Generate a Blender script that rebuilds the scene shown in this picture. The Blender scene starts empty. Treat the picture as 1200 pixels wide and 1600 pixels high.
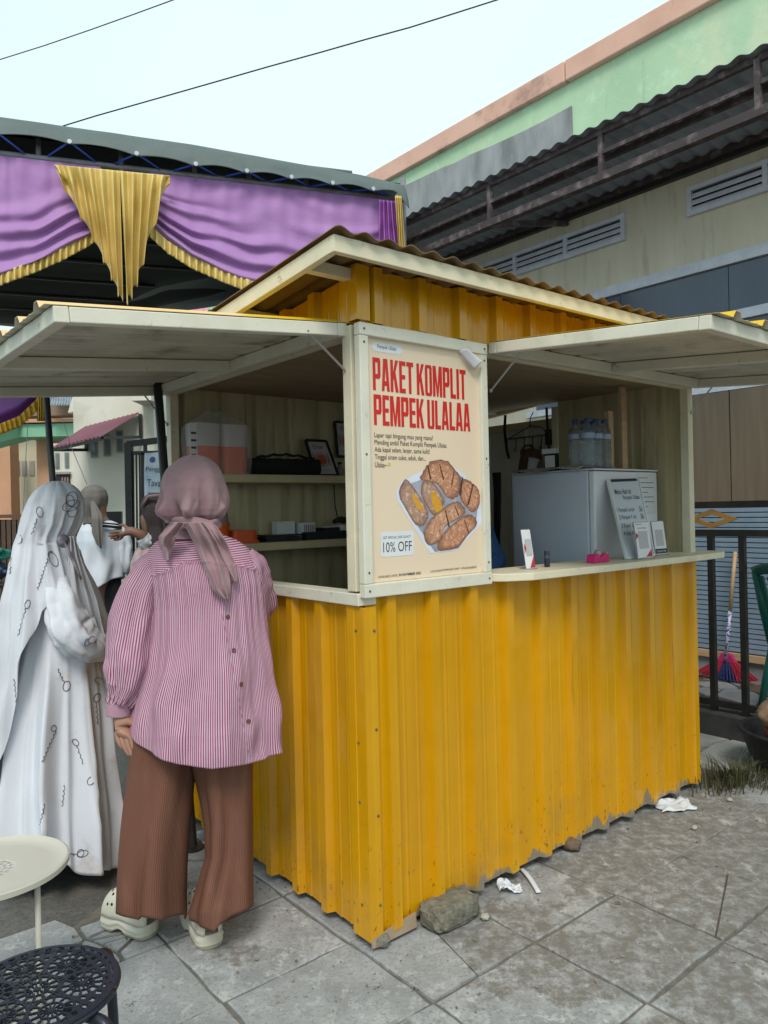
import bpy, math, random
import numpy as np
from mathutils import Vector, noise
from mathutils.bvhtree import BVHTree
R = math.radians
PI = math.pi
random.seed(7)
scene = bpy.context.scene
col = scene.collection

# ------------------------------------------------------------------ camera, sky, sun, exposure
FPX, PITCH, ROLL, EYE = 1178.0, .0026, .0226, 1.42     # focal length in photo pixels (1600 high), tilt, roll, height
cam_d = bpy.data.cameras.new('camera')
cam_d.sensor_fit = 'VERTICAL'
cam_d.sensor_height = 24.0
cam_d.lens = 24.0 * FPX / 1600.0
cam_d.clip_start, cam_d.clip_end = .05, 600
cam = bpy.data.objects.new('camera', cam_d)
col.objects.link(cam)
from mathutils import Matrix
cam.matrix_world = Matrix.Translation((0, 0, EYE)) @ Matrix.Rotation(R(90) - PITCH, 4, 'X') @ Matrix.Rotation(-ROLL, 4, 'Z')
scene.camera = cam

SUN_EL, SUN_AZ = R(50), R(183)                          # azimuth clockwise from +Y
world = bpy.data.worlds.new('World')
scene.world = world
world.use_nodes = True
wt = world.node_tree
wt.nodes.clear()
w_out = wt.nodes.new('ShaderNodeOutputWorld')
w_bg = wt.nodes.new('ShaderNodeBackground')
w_sky = wt.nodes.new('ShaderNodeTexSky')
w_sky.sky_type = 'NISHITA'
w_sky.sun_disc = False
w_sky.sun_elevation, w_sky.sun_rotation = SUN_EL, SUN_AZ
w_sky.dust_density = 3.0
w_mix = wt.nodes.new('ShaderNodeMix')
w_mix.data_type = 'RGBA'
w_co = wt.nodes.new('ShaderNodeTexCoord')
w_no = wt.nodes.new('ShaderNodeTexNoise')
w_no.inputs['Scale'].default_value = 1.6
w_no.inputs['Detail'].default_value = 4
w_rp = wt.nodes.new('ShaderNodeValToRGB')               # thin, even cloud sheet
w_rp.color_ramp.elements[0].color = (5.5, 7.3, 7.6, 1)
w_rp.color_ramp.elements[1].color = (6.3, 7.7, 7.8, 1)
w_rp.color_ramp.elements[0].position, w_rp.color_ramp.elements[1].position = .35, .65
w_mix.inputs['Factor'].default_value = .93
wt.links.new(w_co.outputs['Generated'], w_no.inputs['Vector'])
wt.links.new(w_no.outputs['Fac'], w_rp.inputs['Fac'])
wt.links.new(w_sky.outputs['Color'], w_mix.inputs['A'])
wt.links.new(w_rp.outputs['Color'], w_mix.inputs['B'])
wt.links.new(w_mix.outputs['Result'], w_bg.inputs['Color'])
wt.links.new(w_bg.outputs['Background'], w_out.inputs['Surface'])
w_bg.inputs['Strength'].default_value = .1

sun_d = bpy.data.lights.new('sun', 'SUN')
sun_d.energy, sun_d.angle, sun_d.color = 1.5, R(20), (1, .94, .86)
sun = bpy.data.objects.new('sun', sun_d)
col.objects.link(sun)
sd = Vector((math.sin(SUN_AZ) * math.cos(SUN_EL), math.cos(SUN_AZ) * math.cos(SUN_EL), math.sin(SUN_EL)))
sun.rotation_euler = sd.to_track_quat('Z', 'Y').to_euler()
sun.location = sd * 30
vs = scene.view_settings
vs.view_transform, vs.look, vs.exposure, vs.gamma = 'Standard', 'None', .55, 1
vs.use_curve_mapping = False

# ------------------------------------------------------------------ measuring helpers
AZ = .6895                                              # the kiosk's long front runs in this direction
N0 = Vector((-.0694, 2.449, 0))                         # its near corner on the ground
XR = Vector((math.cos(AZ), math.sin(AZ), 0))
YL = Vector((-math.sin(AZ), math.cos(AZ), 0))
EYEV = Vector((0, 0, EYE))
def K(x, y, z): return N0 + XR * x + YL * y + Vector((0, 0, z))          # kiosk frame -> world
def ray(x, y):
    u, v = x - 600, y - 800
    cr, sr = math.cos(ROLL), math.sin(ROLL)
    a, b = (u * cr - v * sr) / FPX, (u * sr + v * cr) / FPX
    return Vector((a, math.cos(PITCH) - math.sin(PITCH) * b, -math.cos(PITCH) * b - math.sin(PITCH)))
def A(x, y, d):                                          # sight line through (x, y) at distance d
    r = ray(x, y)
    return EYEV + r * (d / r.y)
def onplane(x, y, p, n):
    r = ray(x, y)
    return EYEV + r * ((p - EYEV).dot(n) / r.dot(n))
def ground(x, y, z=0.):
    r = ray(x, y)
    return EYEV + r * ((z - EYE) / r.z)
def interp(x, xs, ys): return float(np.interp(x, xs, ys))
def nz(x, y, z=0.): return noise.noise(Vector((x, y, z)))

# ------------------------------------------------------------------ mesh helpers
OFF = {}
class MB:
    def __init__(s): s.v, s.f, s.uv = [], [], {}
    def add(s, vs, fs, uvs=None):
        o = len(s.v)
        s.v += [Vector(p) for p in vs]
        for i, f in enumerate(fs):
            if uvs: s.uv[len(s.f)] = uvs[i]
            s.f.append([o + k for k in f])
        return s
    def box(s, x0, x1, y0, y1, z0, z1):
        return s.add([(x0,y0,z0),(x1,y0,z0),(x1,y1,z0),(x0,y1,z0),(x0,y0,z1),(x1,y0,z1),(x1,y1,z1),(x0,y1,z1)],
                     [(0,3,2,1),(4,5,6,7),(0,1,5,4),(1,2,6,5),(2,3,7,6),(3,0,4,7)])
    def beam(s, p, q, w, h, up=(0,0,1)):
        p, q = Vector(p), Vector(q)
        d = (q - p).normalized()
        up = Vector(up)
        if abs(d.dot(up)) > .98: up = Vector((0, 1, 0))
        a = d.cross(up).normalized() * w / 2
        b = a.cross(d).normalized() * h / 2
        vs = [p-a-b, p+a-b, p+a+b, p-a+b, q-a-b, q+a-b, q+a+b, q-a+b]
        return s.add(vs, [(0,1,2,3),(7,6,5,4),(0,4,5,1),(1,5,6,2),(2,6,7,3),(3,7,4,0)])
    def prism(s, pts, ext):
        n = len(pts); ext = Vector(ext)
        pts = [Vector(p) for p in pts]
        vs = pts + [p + ext for p in pts]
        return s.add(vs, [tuple(range(n))[::-1], tuple(range(n, 2*n))] + [(i, (i+1) % n, n + (i+1) % n, n + i) for i in range(n)])
    def poly(s, pts): return s.add(pts, [tuple(range(len(pts)))])
    def tube(s, pts, r, n=8, cap=True):
        pts = [Vector(p) for p in pts]
        rs = r if isinstance(r, (list, tuple)) else [r] * len(pts)
        vs, fs = [], []
        prev = None
        for i, p in enumerate(pts):
            t = (pts[min(i+1, len(pts)-1)] - pts[max(i-1, 0)]).normalized()
            if prev is None:
                a = t.cross(Vector((0,0,1)) if abs(t.z) < .9 else Vector((0,1,0))).normalized()
            else:
                a = (prev - t * prev.dot(t)).normalized()
            prev = a
            b = t.cross(a)
            for k in range(n):
                an = 2*PI*k/n
                vs.append(p + (a*math.cos(an) + b*math.sin(an)) * rs[i])
        for i in range(len(pts)-1):
            for k in range(n):
                fs.append((i*n+k, i*n+(k+1) % n, (i+1)*n+(k+1) % n, (i+1)*n+k))
        if cap:
            fs += [tuple(range(n))[::-1], tuple(range((len(pts)-1)*n, len(pts)*n))]
        return s.add(vs, fs)
    def grid(s, fn, nu, nv, closed=False, uvf=None, capb=False, capt=False):
        vs, fs, uvs = [], [], []
        cu = nu if closed else nu + 1
        for j in range(nv+1):
            for i in range(cu): vs.append(Vector(fn(i/nu, j/nv)))
        for j in range(nv):
            for i in range(nu):
                i2 = (i+1) % cu
                fs.append((j*cu+i, j*cu+i2, (j+1)*cu+i2, (j+1)*cu+i))
                if uvf: uvs.append(uvf(i/nu, (i+1)/nu, j/nv, (j+1)/nv))
        if capt: fs.append(tuple(range(cu))[::-1]); uvs.append([(0,0)]*cu)
        if capb: fs.append(tuple(range(nv*cu, nv*cu+cu))); uvs.append([(0,0)]*cu)
        return s.add(vs, fs, uvs if uvf else None)
    def lathe(s, prof, c, n=24, ax=None):
        c = Vector(c)
        if ax is None: ax = (Vector((1,0,0)), Vector((0,1,0)), Vector((0,0,1)))
        vs, fs = [], []
        m = len(prof)
        for r, z in prof:
            for k in range(n):
                a = 2*PI*k/n
                vs.append(c + ax[0]*r*math.cos(a) + ax[1]*r*math.sin(a) + ax[2]*z)
        for j in range(m-1):
            for k in range(n):
                fs.append((j*n+k, j*n+(k+1) % n, (j+1)*n+(k+1) % n, (j+1)*n+k))
        fs += [tuple(range(n))[::-1], tuple(range((m-1)*n, m*n))]
        return s.add(vs, fs)
    def ball(s, c, rx, ry, rz, nu=16, nv=10, jit=0, seed=0):
        c = Vector(c)
        def fn(u, v):
            th, ph = 2*PI*u, PI*(v*.998+.001)
            d = Vector((math.sin(ph)*math.cos(th), math.sin(ph)*math.sin(th), math.cos(ph)))
            k = 1 + jit*noise.noise(d*2.3 + Vector((seed*3.1, seed, 0)))
            return c + Vector((d.x*rx, d.y*ry, d.z*rz))*k
        return s.grid(fn, nu, nv, closed=True, capb=True, capt=True)
    def mesh(s, name, off, kf):
        o = Vector(off)
        if kf:                                           # vertices given in the kiosk frame
            vs = [p - o for p in s.v]
        else:
            vs = [p - o for p in s.v]
        me = bpy.data.meshes.new(name)
        me.from_pydata(vs, [], s.f)
        if s.uv:
            lay = me.uv_layers.new(name='UVMap')
            for i, p in enumerate(me.polygons):
                if i in s.uv:
                    for k, li in enumerate(p.loop_indices): lay.data[li].uv = s.uv[i][k]
        me.update()
        return me
    def build(s, name, mat, parent=None, off=None, kf=False, smooth=False, bevel=0, sub=0, solid=0, label=None, sharp=None):
        if parent is not None: off = OFF[parent.name]; 
        elif off is None:
            zs = min(p.z for p in s.v)
            off = (sum(p.x for p in s.v)/len(s.v), sum(p.y for p in s.v)/len(s.v), zs)
        me = s.mesh(name, off, kf)
        if mat: me.materials.append(mat)
        if smooth:
            me.polygons.foreach_set('use_smooth', [True]*len(me.polygons))
            if sharp: me.set_sharp_from_angle(angle=R(sharp))
        o = bpy.data.objects.new(name, me)
        col.objects.link(o)
        if parent is not None: o.parent = parent
        else:
            if kf:
                o.location = K(*off); o.rotation_euler = (0, 0, AZ)
            else: o.location = off
        OFF[o.name] = tuple(off)
        if solid:
            m = o.modifiers.new('solid', 'SOLIDIFY'); m.thickness = solid; m.offset = 0
        if bevel:
            m = o.modifiers.new('bevel', 'BEVEL'); m.width = bevel; m.segments = 2; m.limit_method = 'ANGLE'; m.angle_limit = R(40)
        if sub:
            m = o.modifiers.new('sub', 'SUBSURF'); m.levels = m.render_levels = sub
        if label: o['label'] = label
        return o
def tag(o, label=None, cat=None, group=None, kind=None):
    for k, v in (('label', label), ('category', cat), ('group', group), ('kind', kind)):
        if v: o[k] = v
    return o
def thing(name, off, label=None, cat=None, group=None, kf=False, kind=None):
    o = bpy.data.objects.new(name, None)
    o.empty_display_size = .1
    col.objects.link(o)
    if kf:
        o.location = K(*off); o.rotation_euler = (0, 0, AZ)
    else: o.location = off
    OFF[o.name] = tuple(off)
    return tag(o, label, cat, group, kind)
def copy_tree(o, loc=None, rz=None, label=None, parent=None):
    c = o.copy(); col.objects.link(c)
    c.parent = parent
    for ch in list(o.children): copy_tree(ch, parent=c)
    if loc is not None: c.location = loc
    if rz is not None: c.rotation_euler = (0, 0, rz)
    if label: c['label'] = label
    return c

# ------------------------------------------------------------------ materials
def new_mat(name):
    m = bpy.data.materials.new(name); m.use_nodes = True
    t = m.node_tree
    return m, t, t.nodes['Principled BSDF']
def nd(t, kind, **kw):
    n = t.nodes.new(kind)
    for k, v in kw.items():
        if k in n.inputs: n.inputs[k].default_value = v
        else: setattr(n, k, v)
    return n
def mixc(t, a, b, fac):
    m = t.nodes.new('ShaderNodeMix'); m.data_type = 'RGBA'
    for sock, val in (('A', a), ('B', b), ('Factor', fac)):
        if hasattr(val, 'is_output'): t.links.new(val, m.inputs[sock])
        elif sock == 'Factor': m.inputs[sock].default_value = val
        else: m.inputs[sock].default_value = (*val, 1)
    return m.outputs['Result']
def math_(t, op, a, b=None, c=None, clamp=False):
    m = t.nodes.new('ShaderNodeMath'); m.operation = op; m.use_clamp = clamp
    for i, val in enumerate((a, b, c)):
        if val is None: continue
        if hasattr(val, 'is_output'): t.links.new(val, m.inputs[i])
        else: m.inputs[i].default_value = val
    return m.outputs[0]
def ramp(t, fac, lo, hi, a=0., b=1.):
    m = t.nodes.new('ShaderNodeMapRange'); m.clamp = True
    t.links.new(fac, m.inputs[0])
    for i, v in enumerate((lo, hi, a, b)): m.inputs[i+1].default_value = v
    return m.outputs[0]
def coords(t, scale=(1,1,1), world_=False):
    if world_: src = t.nodes.new('ShaderNodeNewGeometry').outputs['Position']
    else: src = t.nodes.new('ShaderNodeTexCoord').outputs['Object']
    mp = t.nodes.new('ShaderNodeMapping'); mp.inputs['Scale'].default_value = scale
    t.links.new(src, mp.inputs['Vector'])
    return mp.outputs['Vector']
def noi(t, vec, scale, detail=4, rough=.55):
    n = nd(t, 'ShaderNodeTexNoise', Scale=scale, Detail=detail, Roughness=rough)
    t.links.new(vec, n.inputs['Vector'])
    return n.outputs['Fac']
def bump(t, p, h, strength=.3, dist=.004):
    b = nd(t, 'ShaderNodeBump', Strength=strength, Distance=dist)
    t.links.new(h, b.inputs['Height']); t.links.new(b.outputs['Normal'], p.inputs['Normal'])
    return b
def wrinkle(m, strength=.5, dist=.012, s=9, stretch=(1,1,.45)):
    # fine cloth creases, stretched along the fall of the cloth
    t = m.node_tree; p = t.nodes['Principled BSDF']
    b = nd(t, 'ShaderNodeBump', Strength=strength, Distance=dist)
    n = t.nodes.new('ShaderNodeTexNoise'); n.noise_dimensions = '3D'; n.noise_type = 'RIDGED_MULTIFRACTAL' if hasattr(n, 'noise_type') else n.noise_type
    n.inputs['Scale'].default_value = s; n.inputs['Detail'].default_value = 3; n.inputs['Distortion'].default_value = .6
    t.links.new(coords(t, stretch), n.inputs['Vector']); t.links.new(n.outputs['Fac'], b.inputs['Height'])
    for l in list(p.inputs['Normal'].links): t.links.new(l.from_socket, b.inputs['Normal'])
    t.links.new(b.outputs['Normal'], p.inputs['Normal'])
    return m
def M(name, c, rough=.6, c2=None, s=5, lo=.35, hi=.7, stretch=(1,1,1), bmp=0, bs=60, bd=.003, metal=0, spec=.4, dirt=None, ds=2.5, dlo=.55, dhi=.75, world_=False, trans=0, alpha=1, sheen=0):
    m, t, p = new_mat(name)
    if c2 is None: c2 = tuple(x*.8 for x in c)
    v = coords(t, stretch, world_)
    f = ramp(t, noi(t, v, s, 5), lo, hi)
    out = mixc(t, c, c2, f)
    if dirt:
        out = mixc(t, out, dirt, ramp(t, noi(t, v, ds, 8, .65), dlo, dhi))
    t.links.new(out, p.inputs['Base Color'])
    p.inputs['Roughness'].default_value = rough
    p.inputs['Metallic'].default_value = metal
    p.inputs['Specular IOR Level'].default_value = spec
    if trans: p.inputs['Transmission Weight'].default_value = trans
    if alpha < 1: p.inputs['Alpha'].default_value = alpha
    if sheen: p.inputs['Sheen Weight'].default_value = sheen
    if bmp: bump(t, p, noi(t, v, bs, 4), bmp, bd)
    return m

def mat_yellow(name, zbase=None):
    m, t, p = new_mat(name)
    v = coords(t)
    st = coords(t, (5, 5, .35))
    c = mixc(t, (.66, .32, .003), (.56, .262, .002), ramp(t, noi(t, st, 1.5, 4), .3, .7))
    c = mixc(t, c, (.80, .46, .014), ramp(t, noi(t, coords(t, (26, 26, .25)), 1, 2), .58, .8, 0, .4))
    sc = ramp(t, noi(t, coords(t, (55, 55, 2.2)), 1, 3, .6), .69, .72, 0, .5)
    c = mixc(t, c, (.30, .17, .02), sc)
    # grime specks and rust pits, more of them low on the sheet
    sep = t.nodes.new('ShaderNodeSeparateXYZ'); t.links.new(v, sep.inputs[0])
    z = sep.outputs['Z']
    low = ramp(t, z, .02, .55, 1, 0)
    sp = ramp(t, noi(t, coords(t, (1, 1, .55)), 52, 3, .7), .62, .68)
    c = mixc(t, c, (.10, .055, .015), math_(t, 'MULTIPLY', sp, math_(t, 'POWER', low, 1.6), clamp=True))
    c = mixc(t, c, (.25, .16, .06), math_(t, 'MULTIPLY', ramp(t, noi(t, v, 3.3, 8, .7), .52, .75), math_(t, 'MULTIPLY', low, .5), clamp=True))
    if zbase is not None:                                # paint worn off at the foot in a ragged band
        hgt = ramp(t, noi(t, coords(t, (1, 1, .25)), 7, 7, .72), .42, .74, .0, .105)
        hgt = math_(t, 'MULTIPLY', hgt, ramp(t, sep.outputs['X'], .08, .35, .15, 1))
        e = math_(t, 'SUBTRACT', math_(t, 'SUBTRACT', z, .018), hgt)
        c = mixc(t, c, (.24, .20, .15), ramp(t, e, .0, .012, 1, 0))
    t.links.new(c, p.inputs['Base Color'])
    p.inputs['Roughness'].default_value = .2
    p.inputs['Specular IOR Level'].default_value = .55
    b1 = bump(t, p, noi(t, coords(t, (9, 9, 1.2)), 2, 3), .25, .006)
    b2 = nd(t, 'ShaderNodeBump', Strength=.35, Distance=.03)
    t.links.new(noi(t, coords(t, (1, 1, .7)), 5.5, 2), b2.inputs['Height']); t.links.new(b2.outputs['Normal'], b1.inputs['Normal'])
    return m
def mat_wood_paint(name, c=(.74, .665, .49), worn=(.36, .28, .18)):
    m, t, p = new_mat(name)
    v = coords(t)
    k = mixc(t, c, tuple(x*.86 for x in c), ramp(t, noi(t, v, 7, 5), .35, .7))
    k = mixc(t, k, worn, ramp(t, noi(t, coords(t), 17, 9, .78), .60, .68, 0, .85))
    k = mixc(t, k, (.22, .18, .12), ramp(t, noi(t, v, 3.1, 8, .7), .6, .85, 0, .5))
    t.links.new(k, p.inputs['Base Color'])
    p.inputs['Roughness'].default_value = .55
    bump(t, p, noi(t, coords(t, (3, 3, 3)), 22, 6, .7), .25, .003)
    return m
def mat_stripe():
    m, t, p = new_mat('striped_cotton')
    uv = t.nodes.new('ShaderNodeTexCoord').outputs['UV']
    sep = t.nodes.new('ShaderNodeSeparateXYZ'); t.links.new(uv, sep.inputs[0])
    w = math_(t, 'FRACT', math_(t, 'DIVIDE', sep.outputs['X'], .0068))
    w = math_(t, 'ABSOLUTE', math_(t, 'SUBTRACT', w, .5))
    f = ramp(t, w, .2, .3)
    c = mixc(t, (.29, .042, .11), (.54, .43, .51), f)
    v = coords(t)
    c = mixc(t, c, (.45, .22, .30), ramp(t, noi(t, v, 5, 4), .4, .8, 0, .25))
    t.links.new(c, p.inputs['Base Color'])
    p.inputs['Roughness'].default_value = .85
    p.inputs['Specular IOR Level'].default_value = .2
    bump(t, p, noi(t, v, 26, 5, .6), .3, .008)
    return m
def mat_pleat():
    m, t, p = new_mat('pleated_brown_cloth')
    uv = t.nodes.new('ShaderNodeTexCoord').outputs['UV']
    sep = t.nodes.new('ShaderNodeSeparateXYZ'); t.links.new(uv, sep.inputs[0])
    w = math_(t, 'SINE', math_(t, 'MULTIPLY', sep.outputs['X'], 2*PI/.0072))
    n = noi(t, coords(t, (3, 3, .6)), 6, 4)
    c = mixc(t, (.178, .080, .054), (.135, .057, .037), ramp(t, w, -1, 1))
    c = mixc(t, c, (.25, .125, .088), ramp(t, n, .5, .8, 0, .5))
    t.links.new(c, p.inputs['Base Color'])
    p.inputs['Roughness'].default_value = .8
    p.inputs['Specular IOR Level'].default_value = .2
    bump(t, p, w, .3, .0014)
    return m
def mat_concrete():
    m, t, p = new_mat('worn_concrete')
    v = coords(t, world_=True)
    c = mixc(t, (.41, .415, .42), (.265, .27, .275), ramp(t, noi(t, v, 4.2, 9, .72), .40, .60))
    c = mixc(t, c, (.52, .525, .53), ramp(t, noi(t, v, 15, 9, .8), .53, .60, 0, .8))
    c = mixc(t, c, (.19, .185, .18), ramp(t, noi(t, v, 85, 5, .8), .53, .62, 0, .8))
    oi = t.nodes.new('ShaderNodeObjectInfo')
    c = mixc(t, c, (.28, .28, .275), math_(t, 'MULTIPLY', oi.outputs['Random'], .4))
    # trodden dirt, heavier to the right in front of the counter
    sep = t.nodes.new('ShaderNodeSeparateXYZ'); t.links.new(v, sep.inputs[0])
    right = ramp(t, math_(t, 'ADD', sep.outputs['X'], math_(t, 'MULTIPLY', sep.outputs['Y'], .35)), .7, 1.7)
    d = ramp(t, math_(t, 'ADD', noi(t, v, 2.3, 9, .68), math_(t, 'MULTIPLY', right, .16)), .56, .60)
    d = math_(t, 'MULTIPLY', d, ramp(t, noi(t, v, 21, 7, .75), .36, .56))
    c = mixc(t, c, (.165, .15, .128), math_(t, 'MULTIPLY', d, .85))
    c = mixc(t, c, (.48, .475, .46), math_(t, 'MULTIPLY', ramp(t, noi(t, coords(t, (1.6, .7, 1), True), 6.5, 9, .75), .58, .64), .7))
    c = mixc(t, c, (.075, .063, .05), ramp(t, noi(t, v, 7, 8, .74), .64, .67, 0, .9))
    c = mixc(t, c, (.06, .055, .05), ramp(t, noi(t, v, 60, 3, .6), .70, .76, 0, .7))
    t.links.new(c, p.inputs['Base Color'])
    p.inputs['Roughness'].default_value = .85
    p.inputs['Specular IOR Level'].default_value = .25
    bump(t, p, noi(t, v, 55, 9, .75), .8, .006)
    return m

Y_LOW = mat_yellow('yellow_painted_sheet_worn_foot', .03)
Y_UP = mat_yellow('yellow_painted_sheet')
WOOD = mat_wood_paint('cream_painted_timber')
WOODG = mat_wood_paint('greyed_white_timber', (.74, .70, .58), (.28, .25, .2))
CREAM = M('cream_sheet', (.54, .47, .29), .45, (.43, .37, .22), 4, stretch=(6,6,.6), dirt=(.2,.15,.08))
GALV = M('weathered_zinc', (.64, .60, .49), .42, (.44, .41, .33), 3, stretch=(1,1,1), metal=.1, dirt=(.2,.17,.12), ds=6)
PLY = M('brown_plywood', (.38, .28, .18), .6, (.28, .205, .13), 3, stretch=(1,8,1))
RAWWOOD = M('raw_pine', (.50, .34, .20), .6, (.40, .26, .14), 4, stretch=(1,1,8))
BLACK = M('black_matt', (.012, .012, .013), .55)
BLACKM = M('black_painted_steel', (.014, .014, .016), .4, (.03, .026, .022), 9)
BLACKC = M('black_cloth', (.012, .012, .014), .9)
WHITEP = M('white_plastic', (.68, .69, .70), .4, (.6, .61, .62))
CHROME = M('dull_chrome', (.55, .55, .55), .28, metal=1)
BRASS = M('rusty_screw', (.09, .06, .045), .6, (.18, .14, .1), 200)
# ================================================================== GROUND
CONC = mat_concrete()
ASPH = M('asphalt', (.085, .083, .078), .92, (.14, .135, .125), 60, bmp=.7, bs=120, bd=.006, dirt=(.17,.155,.13), ds=2.2, world_=True)
JOINT = M('joint_dirt', (.12, .11, .092), .95, (.18, .165, .14), 30, bmp=.6, bs=90, world_=True)
STONEW = M('pale_paving_stone', (.42, .42, .41), .7, (.30, .30, .29), 6, bmp=.3, bs=50, dirt=(.12,.11,.09), ds=5, world_=True)
b = MB(); b.box(-150, 150, -40, 260, -.3, -.022)
tag(b.build('ground', ASPH, off=(0,0,-.022)), kind='structure')
pave_pts = [(-1.28,1.75),(-1.2,2.35),(-1.08,2.75),(-.72,3.45),(-.3,4.6),(6.5,9.0),(9,2.0),(7,-1.2),(-1.0,-1.2)]
b = MB(); b.prism([(x, y, -.02) for x, y in pave_pts], (0, 0, .010))
pav = tag(b.build('pavement', JOINT, off=(0,0,-.02)), kind='structure')
# long grass of kerb etc. is not in view; the tiles follow
def left_edge(y): return interp(y, [1.0,1.75,2.35,2.75,3.45,4.6], [-1.3,-1.28,-1.2,-1.08,-.72,-.3])
TX, TY, TX0, TY0 = .457, .404, -.953, -2.348
tile_n = 0
def clip_poly(poly, p, n):                               # keep the part of poly with (q-p).n <= 0
    out = []
    for i in range(len(poly)):
        a, c = poly[i], poly[(i+1) % len(poly)]
        da, dc = (a-p).dot(n), (c-p).dot(n)
        if da <= 0: out.append(a)
        if (da < 0 < dc) or (dc < 0 < da): out.append(a + (c-a) * (da/(da-dc)))
    return out
def shards(x0, x1, y0, y1, n, gap, rnd, kfun, keep=None):
    pts = [Vector((rnd.uniform(x0, x1), rnd.uniform(y0, y1))) for _ in range(n)]
    res = []
    for i, p in enumerate(pts):
        poly = [Vector((x0,y0)), Vector((x1,y0)), Vector((x1,y1)), Vector((x0,y1))]
        for j, q in enumerate(pts):
            if i != j and len(poly) > 2:
                nrm = (q-p).normalized()
                poly = clip_poly(poly, (p+q)/2 - nrm*gap*rnd.uniform(.3,1), nrm)
        if len(poly) > 2 and (keep is None or keep(p)): res.append(poly)
    return res
def make_tile(w, d, rnd):
    b = MB()
    def j(): return rnd.uniform(-.006, .006)
    n = 5
    top = []
    for i in range(n): top.append((-w/2 + w*i/n, -d/2 + j()))
    for i in range(n): top.append((w/2 + j(), -d/2 + d*i/n))
    for i in range(n): top.append((w/2 - w*i/n, d/2 + j()))
    for i in range(n): top.append((-w/2 + j(), d/2 - d*i/n))
    ins = [(x*.975, y*.972) for x, y in top]
    m = len(top)
    vs = [(x, y, -.03) for x, y in top] + [(x, y, -.004) for x, y in top] + [(x, y, 0) for x, y in ins]
    fs = [(i, (i+1) % m, m+(i+1) % m, m+i) for i in range(m)] + [(m+i, m+(i+1) % m, 2*m+(i+1) % m, 2*m+i) for i in range(m)]
    fs += [tuple(range(2*m, 3*m))]
    b.add(vs, fs)
    me = b.mesh('concrete_tile', (0,0,0), False)
    me.materials.append(CONC)
    return me
rt = random.Random(3)
tile_meshes = [make_tile(TX-.010, TY-.010, rt) for _ in range(6)]
for i in range(0, 10):
    for j in range(0, 12):
        cx, cy = TX0 + TX*(i+.5), TY0 + TY*(j+.5)
        w = K(cx, cy, 0)
        le = left_edge(w.y)
        if w.x < le - .1 or w.y < .6: continue
        if cx > 2.9: continue
        if 0.35 < cx < 1.9 and .4 < cy < 1.3: continue       # under the kiosk floor
        if w.x < le + .34 and w.y > 1.9:                      # broken tiles along the road edge
            for poly in shards(cx-TX/2+.004, cx+TX/2-.004, cy-TY/2+.004, cy+TY/2-.004, 13, .012, rt, K):
                c2 = sum(poly, Vector((0,0)))/len(poly)
                wc = K(c2.x, c2.y, 0)
                if wc.x < left_edge(wc.y) + rt.uniform(-.08, .10): continue
                bb = MB()
                zz = rt.uniform(-.006, 0)
                bb.prism([K(q.x, q.y, -.025) for q in poly], (0, 0, .025+zz))
                o = bb.build('tile_fragment', CONC, pav)
            continue
        if (i, j) in ((4, 4), (2, 5), (5, 3)):          # cracked across
            for poly in shards(cx-TX/2+.006, cx+TX/2-.006, cy-TY/2+.006, cy+TY/2-.006, 2, .004, rt, K):
                bb = MB(); bb.prism([K(q.x, q.y, -.025) for q in poly], (0, 0, .025+rt.uniform(-.004, 0)))
                bb.build('tile_fragment', CONC, pav)
            continue
        o = bpy.data.objects.new('concrete_tile', rt.choice(tile_meshes))
        col.objects.link(o); o.parent = pav
        o.location = w - Vector((0,0,-.02)) + Vector((0,0,rt.uniform(-.004, .001)))
        if cx > .86: o.scale = (1.018, 1.02, 1)
        o.rotation_euler = (rt.uniform(-.004,.004), rt.uniform(-.004,.004), AZ + rt.choice((0,PI)) + rt.uniform(-.006,.006))
# pale crazy paving between the kiosk's far end and the fence kerb
for poly in shards(2.32, 2.9, -1.2, 1.2, 26, .03, rt, K):
    bb = MB(); bb.prism([K(q.x, q.y, -.01) for q in poly], (0, 0, .016 + rt.uniform(0,.008)))
    bb.build('paving_stone', STONEW, pav)
b = MB(); b.box(2.9, 3.06, -3.0, 6.0, -.02, .15)
tag(b.build('kerb', M('dark_kerb_concrete', (.07,.068,.062), .9, (.04,.04,.038), 8, bmp=.5), off=(2.9,0,0), kf=True, bevel=.01), kind='structure')
b = MB(); b.box(3.06, 4.0, -3.0, 6.0, -.02, .13)
porch = tag(b.build('porch_floor', M('porch_mortar', (.09,.085,.08), .8), off=(3.06,0,0), kf=True), kind='structure')
PSTM = [M('porch_stone_pink', (.32,.22,.19), .5, (.22,.15,.13), 7), M('porch_stone_grey', (.36,.36,.37), .5, (.26,.26,.27), 7), M('porch_stone_brown', (.17,.11,.09), .5, (.12,.08,.06), 7)]
for poly in shards(3.08, 3.98, -1.0, 1.6, 46, .02, rt, K):
    bb = MB(); bb.prism([Vector((q.x, q.y, .125)) for q in poly], (0, 0, .012))
    bb.build('porch_stone', rt.choice(PSTM), porch)

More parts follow.
